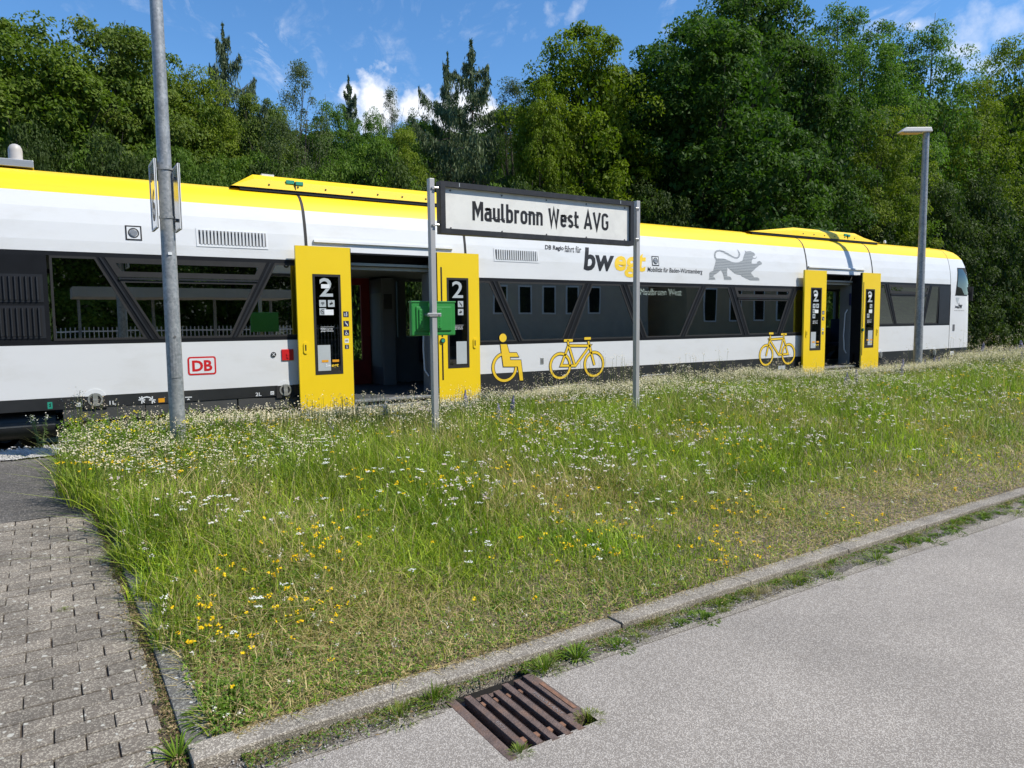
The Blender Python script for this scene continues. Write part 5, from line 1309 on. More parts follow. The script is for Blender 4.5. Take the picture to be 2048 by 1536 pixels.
mk_broad('oak2', 12, 5.0, seed=2, nclump=170, nl=274, lsize=0.172, c0=(0.081, 0.132, 0.024), c1=(0.186, 0.235, 0.050), low=.10, shape=0.8, rclump=1.0, inner=.12)
mk_broad('chestnut', 14, 6.0, seed=3, nclump=330, nl=208, lsize=0.207, c0=(0.038, 0.089, 0.015), c1=(0.090, 0.162, 0.028), low=.0, shape=0.7, rclump=.95, droop=.45, flat_=.5)
mk_broad('chestnut2', 14, 5.2, seed=4, nclump=260, nl=216, lsize=0.193, c0=(0.044, 0.095, 0.018), c1=(0.098, 0.168, 0.032), low=.0, shape=0.75, rclump=.9, droop=.4, flat_=.6)
mk_broad('beech', 12, 4.3, seed=5, nclump=260, nl=181, lsize=0.164, c0=(0.090, 0.142, 0.009), c1=(0.223, 0.291, 0.018), low=.03, shape=0.95, rclump=.75, upright=.15, droop=.15, flat_=.4)
mk_broad('ash', 13, 4.6, seed=6, nclump=170, nl=200, lsize=0.165, c0=(0.064, 0.135, 0.024), c1=(0.139, 0.235, 0.040), low=.12, shape=0.85, rclump=.85, upright=.2, inner=.06)
mk_broad('maple', 12, 4.8, seed=8, nclump=190, nl=216, lsize=0.159, c0=(0.110, 0.162, 0.015), c1=(0.234, 0.291, 0.034), low=.05, shape=0.75, rclump=.95, inner=.1)
mk_broad('birch', 11, 2.6, seed=9, nclump=130, nl=174, lsize=0.107, c0=(0.077, 0.115, 0.052), c1=(0.144, 0.179, 0.086), low=.12, shape=1.15, rclump=.65, upright=.3, inner=.0)
mk_broad('willow_shrub', 5.5, 3.3, seed=10, nclump=120, nl=188, lsize=0.139, c0=(0.070, 0.135, 0.018), c1=(0.139, 0.224, 0.031), low=-.05, shape=.8, rclump=.75)
mk_broad('dark_shrub', 5.0, 3.4, seed=11, nclump=110, nl=188, lsize=0.148, c0=(0.033, 0.061, 0.015), c1=(0.075, 0.112, 0.024), low=-.05, shape=.8, rclump=.8)
for key, sd, H, RX, nb, sp_ in (('larch', 21, 13, 4.0, 36, 1.15), ('larch2', 22, 13, 3.4, 34, 1.2), ('spruce', 23, 10, 2.2, 44, 1.3)):
    V, Fc, Cc, b = conifer(sd, H, RX, nb, (.050, .080, .034), (.13, .175, .085), sp_, key != 'spruce')
    KINDS[key] = (np_mesh('crown', V, [Fc], 'needle', Cc), b.mesh('trunk', MT['bark'], smooth=True, fix=False), H, RX)
TREE_N = {'oak': 'oak_tree', 'oak2': 'oak_tree', 'chestnut': 'chestnut_tree', 'chestnut2': 'chestnut_tree', 'beech': 'beech_tree', 'ash': 'ash_tree', 'maple': 'maple_tree', 'birch': 'birch_tree', 'willow_shrub': 'shrub', 'dark_shrub': 'shrub', 'larch': 'larch_tree', 'larch2': 'larch_tree', 'spruce': 'spruce_tree'}
trr = random.Random(11)
ORD = 'first second third fourth fifth sixth seventh eighth ninth tenth eleventh twelfth thirteenth fourteenth fifteenth sixteenth seventeenth eighteenth nineteenth twentieth'.split(); ORD += ['twenty-'+o for o in ORD[:9]]+['thirtieth']+['thirty-'+o for o in ORD[:9]]+['fortieth']
def tree(kind, px, top, y, wpx=None, label=None, group=None, rot=None, cat=None, zmin=None):
    "px/top: where the photograph shows the tree's tip; y: how far beyond the track it stands"
    cm, tm_, H, RX = KINDS[kind]; wpx = (wpx or 60)*{'larch': 1.75, 'larch2': 1.7, 'spruce': 1.5, 'birch': 1.45, 'beech': 1.45}.get(kind, 1.38)
    r = ray(px, top); t = y/r[1]; x = r[0]*t; ztop = CAM[2]+r[2]*t
    z0 = float(ground_z(np.array([x]), np.array([y]))[0])
    dist = float(np.dot(np.array([x, y, 1.7])-CAM, AF)); sz = (ztop-z0)/H*1.0; sxy = (wpx*dist/F)/RX if wpx else sz
    o = empty(TREE_N[kind], (x, y, z0-.1), label=label, cat=cat or ('shrub' if 'shrub' in kind else 'tree'), group=group)
    put('crown', cm, o); put('trunk', tm_, o); o.scale = (sxy, sxy, sz); o.rotation_euler = (0, 0, rot if rot is not None else trr.uniform(0, 6.28)); return o
WG = 'woodland trees behind the train'
for a in (
 # back rows first: they close the wood behind
 ('oak', -60, 85, 34, 190, 'broad oak reaching out of the picture at the upper left corner'),
 ('oak', 75, 55, 27, 150, 'leftmost tall oak of the wood, its top near the upper left corner'),
 ('oak2', 205, 48, 27, 135, 'tall loose oak just left of the steel pole top'),
 ('oak', 300, 105, 27.5, 110, 'oak directly behind the steel pole'),
 ('maple', 385, 150, 27, 85, 'yellowish green tree right of the steel pole, sloping towards the larch'),
 ('larch', 445, 55, 29, 62, 'tall larch with drooping twigs right of the steel pole'),
 ('oak2', 515, 190, 28, 70, 'middling oak right of the first larch'),
 ('birch', 603, 140, 28, 48, 'slender grey green birch between the two larches'),
 ('birch', 560, 250, 25, 60, 'low grey birch in front of the slender birch'),
 ('spruce', 697, 158, 40, 26, 'small distant spruce standing before the white cloud'),
 ('birch', 780, 186, 40, 26, 'small distant birch right in front of the white cloud'),
 ('ash', 665, 215, 29, 60, 'rounded green tree below the small spruce'),
 ('willow_shrub', 735, 285, 22.5, 75, 'light green bush above the yellow train hood'),
 ('ash', 745, 232, 30, 45, 'green tree between the small spruce and the small birch'),
 ('ash', 835, 235, 31, 50, 'green tree under the white cloud, left of the big larch'),
 ('maple', 810, 262, 26, 50, 'bright green tree left of the big larch'),
 ('larch2', 942, 88, 27, 68, 'big larch left of the station name board top'),
 ('larch', 895, 112, 30, 48, 'slimmer larch leaning against the big larch'),
 ('birch', 1022, 175, 29, 50, 'pale birch between the big larch and the beech'),
 ('beech', 1162, 60, 25, 100, 'yellow green beech with upright sprays behind the station name board'),
 ('beech', 1085, 165, 24, 60, 'lower lobe of beech foliage left of the yellow green beech'),
 ('oak2', 1240, 130, 30, 55, 'dark tree in the gap right of the beech'),
 ('chestnut', 1400, 62, 24, 165, 'great dark chestnut right of the beech, its foliage hanging to the train roof'),
 ('chestnut2', 1490, -6, 30, 130, 'highest chestnut of the wood, cut by the upper edge'),
 ('chestnut2', 1590, 100, 23.5, 110, 'chestnut in front of the right flank of the great chestnuts'),
 ('ash', 1690, 30, 31, 95, 'tall ash right of the highest chestnut'),
 ('ash', 1745, 90, 26, 85, 'ash left of the street lamp head'),
 ('ash', 1845, 66, 26, 85, 'loose ash behind the street lamp head'),
 ('maple', 1760, 230, 22.8, 80, 'yellow green maple low behind the street lamp'),
 ('maple', 1960, 170, 25, 85, 'yellow green maple right of the street lamp'),
 ('maple', 2030, 90, 27, 90, 'maple at the upper right edge'),
 ('ash', 2130, 110, 25, 110, 'ash cut by the right edge')):
    tree(*a[:5], label=a[5], group=WG)
UG = 'undergrowth at the foot of the wood'
shr = random.Random(5); k = 0
for px in range(-80, 2200, 62):
    kd = 'willow_shrub' if shr.random() < .30 else 'dark_shrub'
    x_at = 24.; tp_ = (330+.075*px) if px < 1300 else 430
    if px > 1900: tp_ = 430+60*shr.random()
    tree(kd, px+shr.uniform(-15, 15), tp_-shr.uniform(10, 75), 22.0+shr.uniform(0, 1.5) if px < 1900 else 21.9, 70, label=('light' if kd[0] == 'w' else 'dark')+' green shrub behind the train, '+ORD[k]+' from the left of the undergrowth row', group=UG); k += 1
for px in range(-100, 2200, 95):    # a second, darker row farther up the slope
    tree('oak2' if shr.random() < .5 else 'chestnut2', px, (230 if 500 < px < 1000 else 190)+shr.uniform(0, 50), 36+shr.uniform(0, 6), 110, label='dark tree deep in the wood, mostly hidden by the trees in front', group='hidden trees deep in the wood')
for x, y in ((-14, -14), (-6, -17), (1, -13), (7, -16), (13, -14), (20, -22), (32, -24), (44, -22), (56, -16), (-24, -10)):   # trees across the road, mirrored in the glass
    cm, tm_, H, RX = KINDS['oak']; o = empty('oak_tree', (x, y, -.2), label='tree across the road, seen only as a reflection in the train windows', cat='tree', group='trees across the road'); put('crown', cm, o); put('trunk', tm_, o); o.rotation_euler = (0, 0, x); o.scale = (.9, .9, .85)
# grass and herbs on the far bank
def bank():
    g = np.random.default_rng(4); n = 26000; x = g.uniform(-8, 75, n); y = g.uniform(21.2, 24.5, n); m = (x < 12) | (g.random(n) < 1); x, y = x[m], y[m]; n = len(x)
    hgt = g.uniform(.2, .75, n); P = np.stack([x, y, ground_z(x, y)+hgt*.5], 1); tone = g.random(n)[:, None]
    D = g.normal(size=(n, 3))*.35+[0, 0, 1]; V, Fc, Cc = leaves(P, g.normal(size=(n, 3)), hgt, .05+.05*g.random(n), np.array((.08, .15, .02))*(1-tone)+np.array((.24, .32, .05))*tone, .05, g, seed_dir=D)
    put('bank_grass', np_mesh('bank_grass', V, [Fc], 'blade', Cc), kind='stuff')
bank()

# ================================================================== the meadow
mx = np.concatenate([np.linspace(.0, 10, 90), np.linspace(10.4, 34, 50)]); my = np.linspace(2.70, 10.0, 66)
def meadow_edge(y):     # the near-left limit of the meadow
    return .44-.03*np.maximum(0, np.minimum(y, 6)-3.2)-.10*ss(4.7, 5.5, y)-.14*ss(5.4, 7.2, y)+.10*ss(8.6, 9.5, y)
V = []
Fm = []
rows = []
for y in my:
    x0 = float(meadow_edge(np.array(y))); lim = kerb_y(np.array([0.]))[0]
    rows.append([(x0+(34-x0)*((u)**1.8), y) for u in np.linspace(0, 1, 130)])
arr = np.array(rows)
arr[0, :, 1] = kerb_y(arr[0, :, 0])+.11
for j in range(1, 8): arr[j, :, 1] = np.maximum(arr[j, :, 1], kerb_y(arr[j, :, 0])+.11+.01*j)
Z = meadow_z(arr[..., 0], arr[..., 1])
V = np.dstack([arr, Z]).reshape(-1, 3); i_ = np.arange(V.shape[0]).reshape(arr.shape[0], arr.shape[1])
put('meadow_soil', np_mesh('meadow_soil', V, [np.stack([i_[:-1, :-1], i_[:-1, 1:], i_[1:, 1:], i_[1:, :-1]], -1).reshape(-1, 4)], 'soil', smooth=True), kind='structure')

g = np.random.default_rng(12)
def scatter(n_try, dens):
    "candidate points over the meadow, thinned by a density function"
    # sample distance-weighted so that near ground gets more
    u = g.random(n_try); x = .0+33*u**2.1; pdf_x = 1/(33*2.1*u**1.1+1e-3); y = 2.72+6.9*g.random(n_try)
    w_ = dens(x, y)/pdf_x; w_ /= np.quantile(w_, .985); keep = (g.random(n_try) < w_) & (x > meadow_edge(y)-.02-.15*np.clip(vnoise(x*0, y, 5., 97)*2-.75, 0, 1)*ss(2.9, 4.0, y)) & (y > kerb_y(x)+.115)
    return x[keep], y[keep]
def view_ok(x, y): a = np.degrees(np.arctan2(x, y)); return (a < 71)
def dryness(x, y):
    near = ss(4.2, 2.85, y)*.56; band = ss(1.2, 3.2, x)*.1-.16*ss(4, 5.5, y)
    return np.clip(near+band+1.35*(vnoise(x, y, .9, 21)-.47)+.5*(vnoise(x, y, 3.1, 22)-.5)+.08*ss(14, 22, x), 0, 1)
def lush(x, y): return np.clip(vnoise(x, y, 1.7, 31)*1.7-.7, 0, 1)
def blades(x, y, hgt, wid, base, tip, lean=.35, seg=2):
    n = len(x); z = meadow_z(x, y)-.01; a = g.random(n)*6.283; c, s = np.cos(a), np.sin(a); b2 = a+g.normal(size=n)*.5+1.57; ln = np.abs(g.normal(size=n))*lean*hgt
    dx, dy = np.cos(b2)*ln, np.sin(b2)*ln
    V = np.empty((n, 5, 3))
    V[:, 0] = np.stack([x-c*wid/2, y-s*wid/2, z], 1); V[:, 1] = np.stack([x+c*wid/2, y+s*wid/2, z], 1)
    V[:, 2] = np.stack([x+c*wid*.4+dx*.32, y+s*wid*.4+dy*.32, z+hgt*.58], 1); V[:, 3] = np.stack([x-c*wid*.4+dx*.32, y-s*wid*.4+dy*.32, z+hgt*.58], 1)
    V[:, 4] = np.stack([x+dx, y+dy, z+hgt*.96], 1)
    o = (np.arange(n)*5)[:, None]; Q = o+np.array([[0, 1, 2, 3]]); Tt = o+np.array([[3, 2, 4]])
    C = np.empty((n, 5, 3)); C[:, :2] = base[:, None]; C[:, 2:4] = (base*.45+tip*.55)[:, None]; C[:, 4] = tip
    return V.reshape(-1, 3), Q, Tt, C.reshape(-1, 3)
def grass(name, ntry, hf, wf, dens, colf, lean):
    x, y = scatter(ntry, dens); k_ = view_ok(x, y); x, y = x[k_], y[k_]; n = len(x); d = np.hypot(x, y)
    base, tip = colf(x, y, n); lean = lean(x, y) if callable(lean) else lean; V, Q, Tt, C = blades(x, y, hf(x, y, n, d), wf(x, y, n, d), base, tip, lean)
    put(name, np_mesh(name, V, [Q, Tt], 'blade', C), kind='stuff'); return n
def near_dens(x, y): d = np.hypot(x, y-.0); return 1/np.maximum(d, 3)**1.75
def back(x): return np.interp(x, [0, 1, 2.2, 3.2, 4.2, 6, 9, 12, 15, 17, 19, 24], [.20, .17, .12, .10, .12, .20, .25, .22, .12, .16, .30, .34])
def height(x, y): return ((.052+.13*ss(2.85, 4.6, y)+.06*ss(4.6, 6.5, y))*(1-ss(7.6, 9.0, y))+back(x)*ss(7.6, 9.0, y)*.95)*(.72+.6*vnoise(x, y, 1.3, 96))
def gcol(x, y, n):
    dr = dryness(x, y)[:, None]; lu = lush(x, y)[:, None]; t = g.random((n, 1)); dry_i = (g.random((n, 1)) < dr*.85+.04)
    gr = np.array((.14, .24, .012))*(1-t)+np.array((.37, .44, .036))*t; gr = gr*(1-lu*.35)+np.array((.08, .22, .014))*lu*.35
    pa = vnoise(x, y, 2.3, 93)[:, None]; pb = vnoise(x, y, 7., 94)[:, None]; gr = gr*(.72+.5*pa+.22*pb)*np.exp(g.normal(size=(n, 1))*.28)
    yg = np.array((.36, .36, .07)); st_ = np.array((.58, .47, .23))*(.7+.6*g.random((n, 1)))
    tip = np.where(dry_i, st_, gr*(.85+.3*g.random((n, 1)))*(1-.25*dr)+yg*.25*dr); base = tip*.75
    return base, tip
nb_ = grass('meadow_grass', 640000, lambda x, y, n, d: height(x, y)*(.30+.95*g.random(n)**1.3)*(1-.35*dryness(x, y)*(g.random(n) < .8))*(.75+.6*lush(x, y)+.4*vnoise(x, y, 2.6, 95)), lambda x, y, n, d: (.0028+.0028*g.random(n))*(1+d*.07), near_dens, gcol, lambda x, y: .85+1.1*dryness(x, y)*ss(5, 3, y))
# long arching straw-coloured stalks standing above the sward
def scol(x, y, n): t = g.random((n, 1)); c = np.array((.40, .36, .17))*(1-t)+np.array((.24, .28, .06))*t; return c*.8, c
grass('meadow_stalks', 30000, lambda x, y, n, d: np.where(y > 8, back(x)*1.3, .16+.20*ss(3.4, 6, y))*(.6+.6*g.random(n)), lambda x, y, n, d: .0020+.0022*(d/8), near_dens, scol, .8)
# low herb leaves: clover, trefoil
def herb(name, ntry, size, zf, dens, c0, c1, long=1.):
    x, y = scatter(ntry, dens); k_ = view_ok(x, y); x, y = x[k_], y[k_]; n = len(x); P = np.stack([x, y, meadow_z(x, y)+zf(x, y)*g.random(n)**.7], 1)
    nn = g.normal(size=(n, 3))*.5+[0, 0, 1]; t = g.random(n)[:, None]; d = np.hypot(x, y)
    V, Fc, Cc = leaves(P, nn, size*(.7+.6*g.random(n))*(1+d*.03)*long, size*.75*(.7+.6*g.random(n))*(1+d*.03)/long, np.array(c0)*(1-t)+np.array(c1)*t, .1, g); put(name, np_mesh(name, V, [Fc], 'blade', Cc), kind='stuff'); return n
herb('clover_leaves', 420000, .013, lambda x, y: height(x, y)*.75, lambda x, y: near_dens(x, y)*(.25+lush(x, y)+.6*ss(1.4, .6, x)*ss(4.0, 2.8, y)), (.07, .16, .014), (.20, .33, .035), 1.3)
herb('dry_litter', 90000, .014, lambda x, y: .03+0*x, lambda x, y: near_dens(x, y)*dryness(x, y)*ss(6, 3, y), (.36, .25, .12), (.60, .46, .24), 1.9)
# flowers
def heads(name, xy, zf, per, spread, size, c0, c1, vert=1., disc_=False, jit=.5):
    x, y = xy; n = len(x); hz = zf(x, y, n); ci = np.repeat(np.arange(n), per); m = n*per
    o = g.normal(size=(m, 3))*spread; o[:, 2] *= vert; P = np.stack([x[ci], y[ci], meadow_z(x, y)[ci]+hz[ci]], 1)+o
    nn = g.normal(size=(m, 3))*jit+[0, -.25, 1]; t = (g.random(n)[ci]*.6+g.random(m)*.4)[:, None]; d = np.hypot(x, y)[ci]
    s = size*(.7+.6*g.random(m))*(1+d*.02)
    V, Fc, Cc = leaves(P, nn, s, s*.75, np.array(c0)*(1-t)+np.array(c1)*t, .15, g); Vs, Cs, Fs = [V], [Cc], [Fc]
    # a thin stem under each head
    wd = .0016*(1+np.hypot(x, y)*.08); zb = meadow_z(x, y); zt = zb+hz; lx = g.normal(size=n)*.03; ly = g.normal(size=n)*.03
    S_ = np.stack([np.stack([x+lx-wd, y+ly, zb], 1), np.stack([x+lx+wd, y+ly, zb], 1), np.stack([x+wd*.6, y, zt], 1), np.stack([x-wd*.6, y, zt], 1)], 1).reshape(-1, 3)
    Vs.append(S_); Cs.append(np.tile(np.array((.10, .13, .035)), (len(S_), 1))); Fs.append(np.arange(n*4).reshape(n, 4)+len(V))
    put(name, np_mesh(name, np.concatenate(Vs), [np.concatenate(Fs)], 'petal', np.concatenate(Cs)), kind='stuff'); return n
def far_dens(x, y): return ss(4.2, 8.0, y)**1.3*(.10+1.5*vnoise(x, y, 1.1, 41)**2)/np.maximum(np.hypot(x, y), 4)**.9
hb_ = lambda a, b: (lambda x, y, n: height(x, y)*a+b*g.random(n))
heads('seed_heads', scatter(150000, lambda x, y: far_dens(x, y)*(.35+1.9*ss(8.0, 9.4, y))), lambda x, y, n: height(x, y)*(1.0+.55*g.random(n))+.04*g.random(n), 7, .018, .014, (.48, .41, .26), (.78, .72, .56), 1.4)
heads('tall_seed_heads', scatter(16000, lambda x, y: ss(8.1, 9.3, y)/np.maximum(np.hypot(x, y), 4)**.8), lambda x, y, n: back(x)*(1.0+(.5+2.6*vnoise(x, y*0, .9, 98))*g.random(n)**2.6), 12, .030, .013, (.45, .36, .26), (.72, .66, .55), 1.3)
heads('pink_white_flowers', scatter(9000, lambda x, y: near_dens(x, y)*ss(3.6, 5.4, y)*np.clip(vnoise(x, y, 1.1, 51)*2-.75, 0, 1)), hb_(1.1, .06), 7, .014, .015, (.50, .38, .36), (.80, .76, .72), .5)
heads('yarrow_umbels', scatter(2600, lambda x, y: near_dens(x, y)*ss(3.0, 4.2, y)*np.clip(vnoise(x, y, 1.6, 61)*2-.7, 0.03, 1)), hb_(1.0, .05), 14, .011, .010, (.62, .64, .60), (.86, .87, .84), .12, jit=.15)
heads('trefoil_flowers', scatter(8600, lambda x, y: near_dens(x, y)*np.clip(vnoise(x, y, 1.4, 71)*2.4-1.15, .015, 1)), hb_(.9, .03), 6, .008, .013, (.80, .46, .01), (.90, .66, .02), .5)
heads('clover_heads', scatter(3600, lambda x, y: near_dens(x, y)*ss(6.5, 4, y)*np.clip(lush(x, y)+.5*ss(3.2, 6, x)*ss(5.5, 3.5, y), 0.04, 1)), hb_(.85, .02), 12, .0075, .008, (.55, .46, .38), (.80, .80, .74), .8, jit=1.5)

# single plants that can be told apart
def spike_plant(seed, H):
    q = np.random.default_rng(seed); n = 260; t = q.random(n)**.8; z = H*(.35+.63*t); a = q.random(n)*6.28; r = .05*(1.15-t)*(.6+.8*q.random(n))
    P = np.stack([r*np.cos(a), r*np.sin(a), z], 1); c = q.random(n)[:, None]
    V, Fc, Cc = leaves(P, np.stack([np.cos(a), np.sin(a), .4+0*a], 1)+q.normal(size=(n, 3))*.4, np.full(n, .03), np.full(n, .022), np.array((.20, .18, .34))*(1-c)+np.array((.46, .44, .66))*c, .1, q)
    fm = np_mesh('flower_spike', V, [Fc], 'petal', Cc)
    m = 60; z = H*.8*q.random(m); a = q.random(m)*6.28; P = np.stack([.03*np.cos(a), .03*np.sin(a), z], 1); D = np.stack([np.cos(a), np.sin(a), .5+0*a], 1)
    V, Fc, Cc = leaves(P, q.normal(size=(m, 3)), np.full(m, .08), np.full(m, .012), np.tile(np.array((.06, .10, .03)), (m, 1)), .1, q, seed_dir=D)
    b = MB(); b.tube((0, 0, 0), (.01, 0, H), .005, .002, 5); k0 = len(V); V = np.concatenate([V, np.array(b.v)]); Cc = np.concatenate([Cc, np.tile(np.array((.07, .09, .04)), (len(b.v), 1))])
    quads = np.array([f for f in b.f if len(f) == 4])+k0
    return fm, np_mesh('stem', V, [np.concatenate([Fc, quads])], 'blade', Cc)
SPK = [spike_plant(s, h_) for s, h_ in ((1, .42), (2, .52), (3, .60))]
spots = [(1698, 800, 7.6), (1713, 806, 7.5), (1690, 812, 7.4), (1795, 752, 8.9), (1806, 745, 9.0), (1815, 748, 9.1), (1850, 742, 9.1), (1866, 738, 9.2), (1880, 732, 9.2), (1893, 736, 9.1), (1905, 730, 9.3), (1925, 728, 9.2), (1942, 735, 9.0), (1962, 722, 9.3), (1985, 738, 8.8), (2004, 745, 8.5), (2012, 720, 9.3), (2036, 712, 9.4), (2042, 735, 8.8), (1975, 718, 9.4), (1998, 712, 9.5), (2022, 716, 9.5), (940, 858, 7.9), (1000, 876, 7.3), (1022, 862, 7.6), (932, 840, 8.6), (770, 838, 8.4), (666, 905, 7.6), (1800, 790, 8.0), (1958, 706, 9.6), (2045, 702, 9.6)]
spots.sort(key=lambda q: q[0])
for i, (px, py, y) in enumerate(spots):
    x, ztop = T(px, py-14, y); fm, sm_ = SPK[i % 3]; Hh = (.42, .52, .60)[i % 3]
    zg = float(meadow_z(np.array([x]), np.array([y]))[0]); s = max(.7, min(2.0, (ztop-zg)/Hh*(1.22 if px > 1500 else .9)))
    o = empty('bugloss_plant', (x, y, zg-.02), label='purple flower spike in the meadow, '+ORD[i]+' from the left', cat='wildflower', group='purple flower spikes in the meadow'); put('flower_spike', fm, o); put('stem', sm_, o); o.scale = (s, s, s); o.rotation_euler = (R(trr.uniform(-7, 7)), R(trr.uniform(-7, 7)), trr.uniform(0, 6))
def tuft(seed, n, H, spread, wid, c0, c1, leafy=0):
    q = np.random.default_rng(seed); a = q.random(n)*6.28; out_ = q.random(n)**.6; Ln = H*(.5+.6*q.random(n)); D = np.stack([np.cos(a)*out_*1.1, np.sin(a)*out_*1.1, 1.05-out_*.6], 1); D /= np.linalg.norm(D, axis=1, keepdims=True)
    B = np.stack([np.cos(a)*out_*spread, np.sin(a)*out_*spread, 0*a], 1); S_ = np.cross(D, [0, 0, 1.]); S_ /= np.linalg.norm(S_, axis=1, keepdims=True).clip(1e-6); W_ = (wid*(.6+.7*q.random(n)))[:, None]; L1 = Ln[:, None]
    mid = B+D*L1*.55; tip_ = B+D*L1+np.array([0, 0, -1])*L1*.28*out_[:, None]
    V = np.stack([B-S_*W_*.5, B+S_*W_*.5, mid+S_*W_*.5, mid-S_*W_*.5, tip_], 1).reshape(-1, 3); o = (np.arange(n)*5)[:, None]; t = q.random(n)[:, None]; C = np.array(c0)*(1-t)+np.array(c1)*t
    return np_mesh('weed_leaves', V, [o+np.array([[0, 1, 2, 3]]), o+np.array([[3, 2, 4]])], 'blade', np.repeat(C, 5, axis=0)*np.tile(np.array([.6, .6, .9, .9, 1.1])[:, None], (n, 1)))
TF = [tuft(1, 150, .085, .055, .0032, (.09, .17, .015), (.25, .33, .04)), tuft(2, 260, .055, .085, .0026, (.13, .19, .02), (.32, .36, .07)), tuft(3, 40, .15, .03, .008, (.10, .20, .015), (.22, .34, .03)), tuft(4, 220, .045, .085, .0065, (.07, .14, .012), (.19, .29, .03)), tuft(5, 110, .08, .06, .0022, (.32, .26, .12), (.50, .42, .22))]
tspots = [(868, 1395, 0, 1.0, 'green grass tuft at the kerb left of the drain grate'), (800, 1425, 1, 1.1, 'yellowish moss and grass cushion against the kerb left of the drain grate'), (1090, 1335, 0, .9, 'grass tuft on the kerb edge above the drain grate'), (1155, 1312, 2, .8, 'broad bladed grass tuft right above the drain grate'), (1180, 1430, 1, .6, 'small weed at the right corner of the drain grate'), (1040, 1500, 0, .5, 'small grass tuft growing from the lower end of the grate'), (355, 1515, 2, .8, 'single broad bladed tuft in the dirt gap between pavers and edging'), (240, 1155, 0, 1.2, 'grass tuft at the upper end of the edging stones'), (247, 1180, 1, .8, 'yellowish weed beside the edging stones'), (300, 1270, 4, .7, 'dry weed in the joint along the edging'), (132, 1252, 1, .35, 'tiny sprig between two pavers'), (445, 1440, 3, 1.4, 'dense dark green herb patch in the corner of the meadow'), (470, 1400, 3, 1.5, 'leafy herb patch just behind the kerb corner'), (1010, 1215, 3, 1.2, 'leafy herb cushion in the dry grass behind the drain'), (560, 1330, 3, 1.2, 'green herb patch in the meadow near the yellow flowers')]
for px, py, k, s, lb in tspots:
    x, y = G(px, py, .19); zz = RZ if (x > .5 and y < kerb_y(x)) else (float(pav_z(y))+.0 if x < .45 else float(meadow_z(np.array([x]), np.array([y]))[0]))
    o = put('weed_tuft', TF[k], loc=(x, y, zz-.004), label=lb, cat='weed'); o.scale = (s, s, s); o.rotation_euler = (0, 0, trr.uniform(0, 6))
gq = random.Random(9); x = 1.75
while x < 24:
    if not GX0 < x < GX1:
        k = gq.choice([0, 1, 1, 3, 3, 4]); o = put('weed_tuft', TF[k], loc=(x, gq.uniform(2.52, kerb_y(x)-.015) if x < 12 else kerb_y(x)-.04, RZ-.004), label='small weed growing in the gutter between the asphalt and the kerb', cat='weed', group='weeds along the gutter'); s = gq.uniform(.45, .95); o.scale = (s*1.2, s, s*.8); o.rotation_euler = (0, 0, gq.uniform(0, 6))
    x += gq.uniform(.05, .16) if x < 8 else gq.uniform(.15, .4)
# leafy plant with small white flowers on the gravel, and a tall one before the middle of the train
def tall_plant(name, x, y, z, H, label, stems=5, seed=3, spread=.12):
    q = np.random.default_rng(seed); o = empty(name, (x, y, z), label=label, cat='wild plant'); b = MB(); P, Fl = [], []
    for i in range(stems):
        a = q.random()*6.28; tipx, tipy = math.cos(a)*spread*(.5+q.random()*.7), math.sin(a)*spread*(.5+q.random()*.7); hh2 = H*(.75+.3*q.random()); pts = [(tipx*.1, tipy*.1, 0), (tipx*.55, tipy*.55, hh2*.5), (tipx, tipy, hh2)]; b.path(pts, [.004, .003, .002], 5)
        for t in np.linspace(.1, .95, 16):
            c = np.array(pts[0])*(1-t)+np.array(pts[2])*t; P.append(c)
        for _ in range(10): Fl.append(np.array(pts[2])+q.normal(size=3)*[.022, .022, .012])
    put('stems', b.mesh('stems', pm('weed_stem_green', (.10, .15, .05), .7)), o)
    P = np.array(P); n = len(P); D = q.normal(size=(n, 3)); D[:, 2] = .4; t = q.random(n)[:, None]
    V, Fc, Cc = leaves(P+D*.015, q.normal(size=(n, 3))*.5+[0, 0, 1], np.full(n, .05), np.full(n, .014), np.array((.06, .11, .02))*(1-t)+np.array((.16, .22, .06))*t, .2, q, seed_dir=D); put('leaves', np_mesh('leaves', V, [Fc], 'blade', Cc), o)
    Fl = np.array(Fl); n = len(Fl); V, Fc, Cc = leaves(Fl, q.normal(size=(n, 3))*.4+[0, 0, 1], np.full(n, .016), np.full(n, .014), np.tile(np.array((.75, .75, .70)), (n, 1)), .1, q); put('flowers', np_mesh('flowers', V, [Fc], 'petal', Cc), o)
x, z = T(83, 905, 9.45); tall_plant('flowering_weed', x, 9.45, .37, .40, 'branched weed with small white flowers on the gravel strip at the left', 6)
x, z = T(1370, 780, 9.0); tall_plant('flowering_weed', x, 9.0, .40, .62, 'tall thin weed rising above the meadow before the middle of the train', 2, 5, .05)

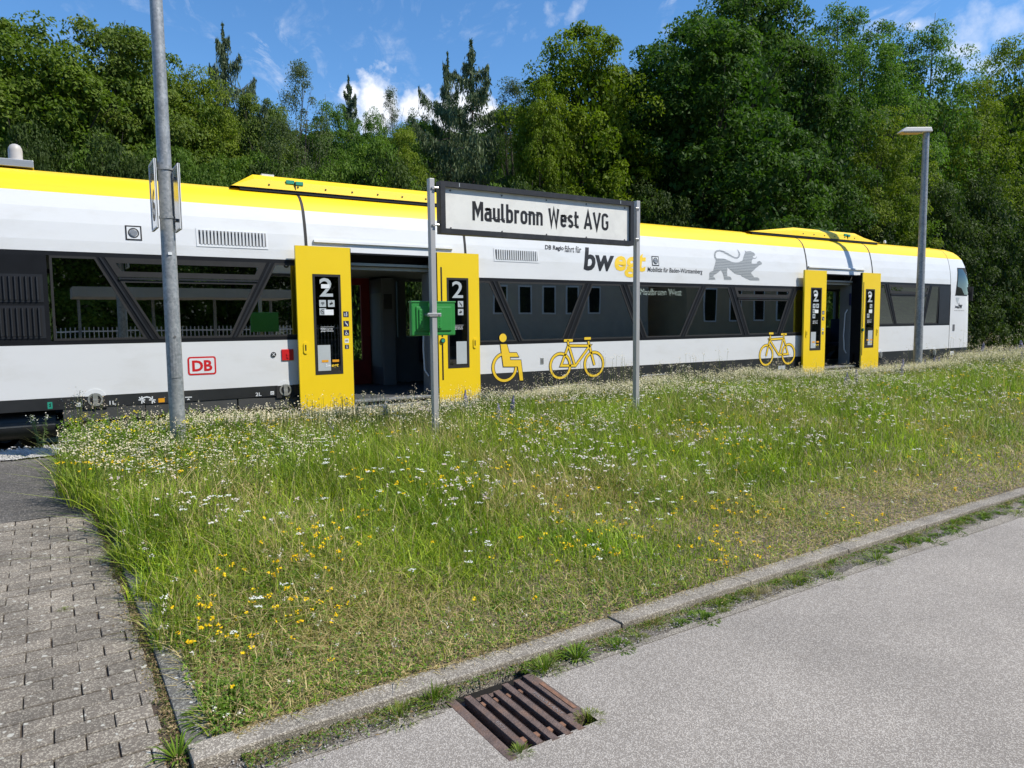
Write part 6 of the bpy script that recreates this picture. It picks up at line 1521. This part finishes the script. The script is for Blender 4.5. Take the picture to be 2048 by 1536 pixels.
def gap_litter():
    n = 5200; q = np.random.default_rng(77); y = 2.45+q.random(n)**1.15*3.7; e0 = np.array([ex(v) for v in y]); x = e0-.005-np.abs(q.normal(size=n))*.034; z = pav_z(y)-.004+.010*q.random(n); t = q.random(n)[:, None]; br = q.random(n)[:, None] < .30
    C = np.where(br, np.array((.10, .14, .03)), np.array((.16, .10, .05))*(1-t)+np.array((.46, .36, .20))*t)
    V, Fc, Cc = leaves(np.stack([x, y, z], 1), q.normal(size=(n, 3))*.6+[0, 0, 1], .006+.016*q.random(n), .002+.006*q.random(n), C, .2, q); put('dry_litter_strip', np_mesh('dry_litter_strip', V, [Fc], 'blade', Cc), kind='stuff')
    n = 2600; x = .5+q.random(n)**1.7*11; y = kerb_y(x)+.10+np.abs(q.normal(size=n))*.03-.05*q.random(n)**3; t = q.random(n)[:, None]
    V, Fc, Cc = leaves(np.stack([x, y, .222+.006*q.random(n)], 1), q.normal(size=(n, 3))*.4+[0, 0, 1], .008+.03*q.random(n), .0018+.003*q.random(n), np.array((.30, .22, .11))*(1-t)+np.array((.55, .44, .24))*t, .2, q); put('kerb_litter', np_mesh('kerb_litter', V, [Fc], 'blade', Cc), kind='stuff')
    n = 15000; x = .5+q.random(n)**1.4*16; y = kerb_y(x)-np.abs(q.normal(size=n))*.05*(.4+vnoise(x, x*0, 3., 8)*1.3); t = q.random(n)[:, None]; gr = q.random(n)[:, None] < .62; k_ = ~((x > GX0-.02) & (x < GX1+.02) & (y < GY1+.01)); 
    V, Fc, Cc = leaves(np.stack([x, y, RZ+.004+.012*q.random(n)], 1)[k_], (q.normal(size=(n, 3))*.6+[0, 0, 1])[k_], (.008+.018*q.random(n))[k_], (.002+.004*q.random(n))[k_], np.where(gr, np.array((.12, .21, .025))*(.6+t), np.array((.25, .18, .09))*(.6+t))[k_], .2, q); put('gutter_litter', np_mesh('gutter_litter', V, [Fc], 'blade', Cc), kind='stuff')
gap_litter()

# tall leafy herbs at the left end of the meadow, by the platform asphalt
def herbs():
    q = np.random.default_rng(88); n0 = 420; bx = .10+q.random(n0)**1.2*1.7; by = 6.0+q.random(n0)*3.3; k_ = bx > meadow_edge(by)-.03; bx, by = bx[k_], by[k_]; n0 = len(bx); hh3 = (.20+.16*q.random(n0))*(.75+.35*ss(6, 8, by)); per = 46
    ci = np.repeat(np.arange(n0), per); n = len(ci); t = q.random(n)**.7; lx = q.normal(size=n0)*.05; P = np.stack([bx[ci]+lx[ci]*t+q.normal(size=n)*.022*(1.2-t), by[ci]+q.normal(size=n)*.022, meadow_z(bx, by)[ci]+hh3[ci]*t], 1)
    c = q.random(n)[:, None]*.6+q.random(n0)[ci][:, None]*.4; V, Fc, Cc = leaves(P, q.normal(size=(n, 3))*.7+[0, 0, 1], .022+.022*q.random(n), .008+.008*q.random(n), np.array((.09, .18, .015))*(1-c)+np.array((.24, .34, .035))*c, .2, q)
    put('leafy_herbs', np_mesh('leafy_herbs', V, [Fc], 'blade', Cc), kind='stuff')
    m = q.random(n0) < .16; x, y = bx[m], by[m]; hz = hh3[m]; per = 16; ci = np.repeat(np.arange(len(x)), per); n = len(ci); P = np.stack([x[ci], y[ci], meadow_z(x, y)[ci]+hz[ci]*1.02], 1)+q.normal(size=(n, 3))*[.022, .022, .010]
    V, Fc, Cc = leaves(P, q.normal(size=(n, 3))*.4+[0, 0, 1], .012+.008*q.random(n), .010+.004*q.random(n), np.tile(np.array((.82, .68, .02)), (n, 1)), .1, q); put('herb_blossoms', np_mesh('herb_blossoms', V, [Fc], 'petal', Cc), kind='stuff')
herbs()
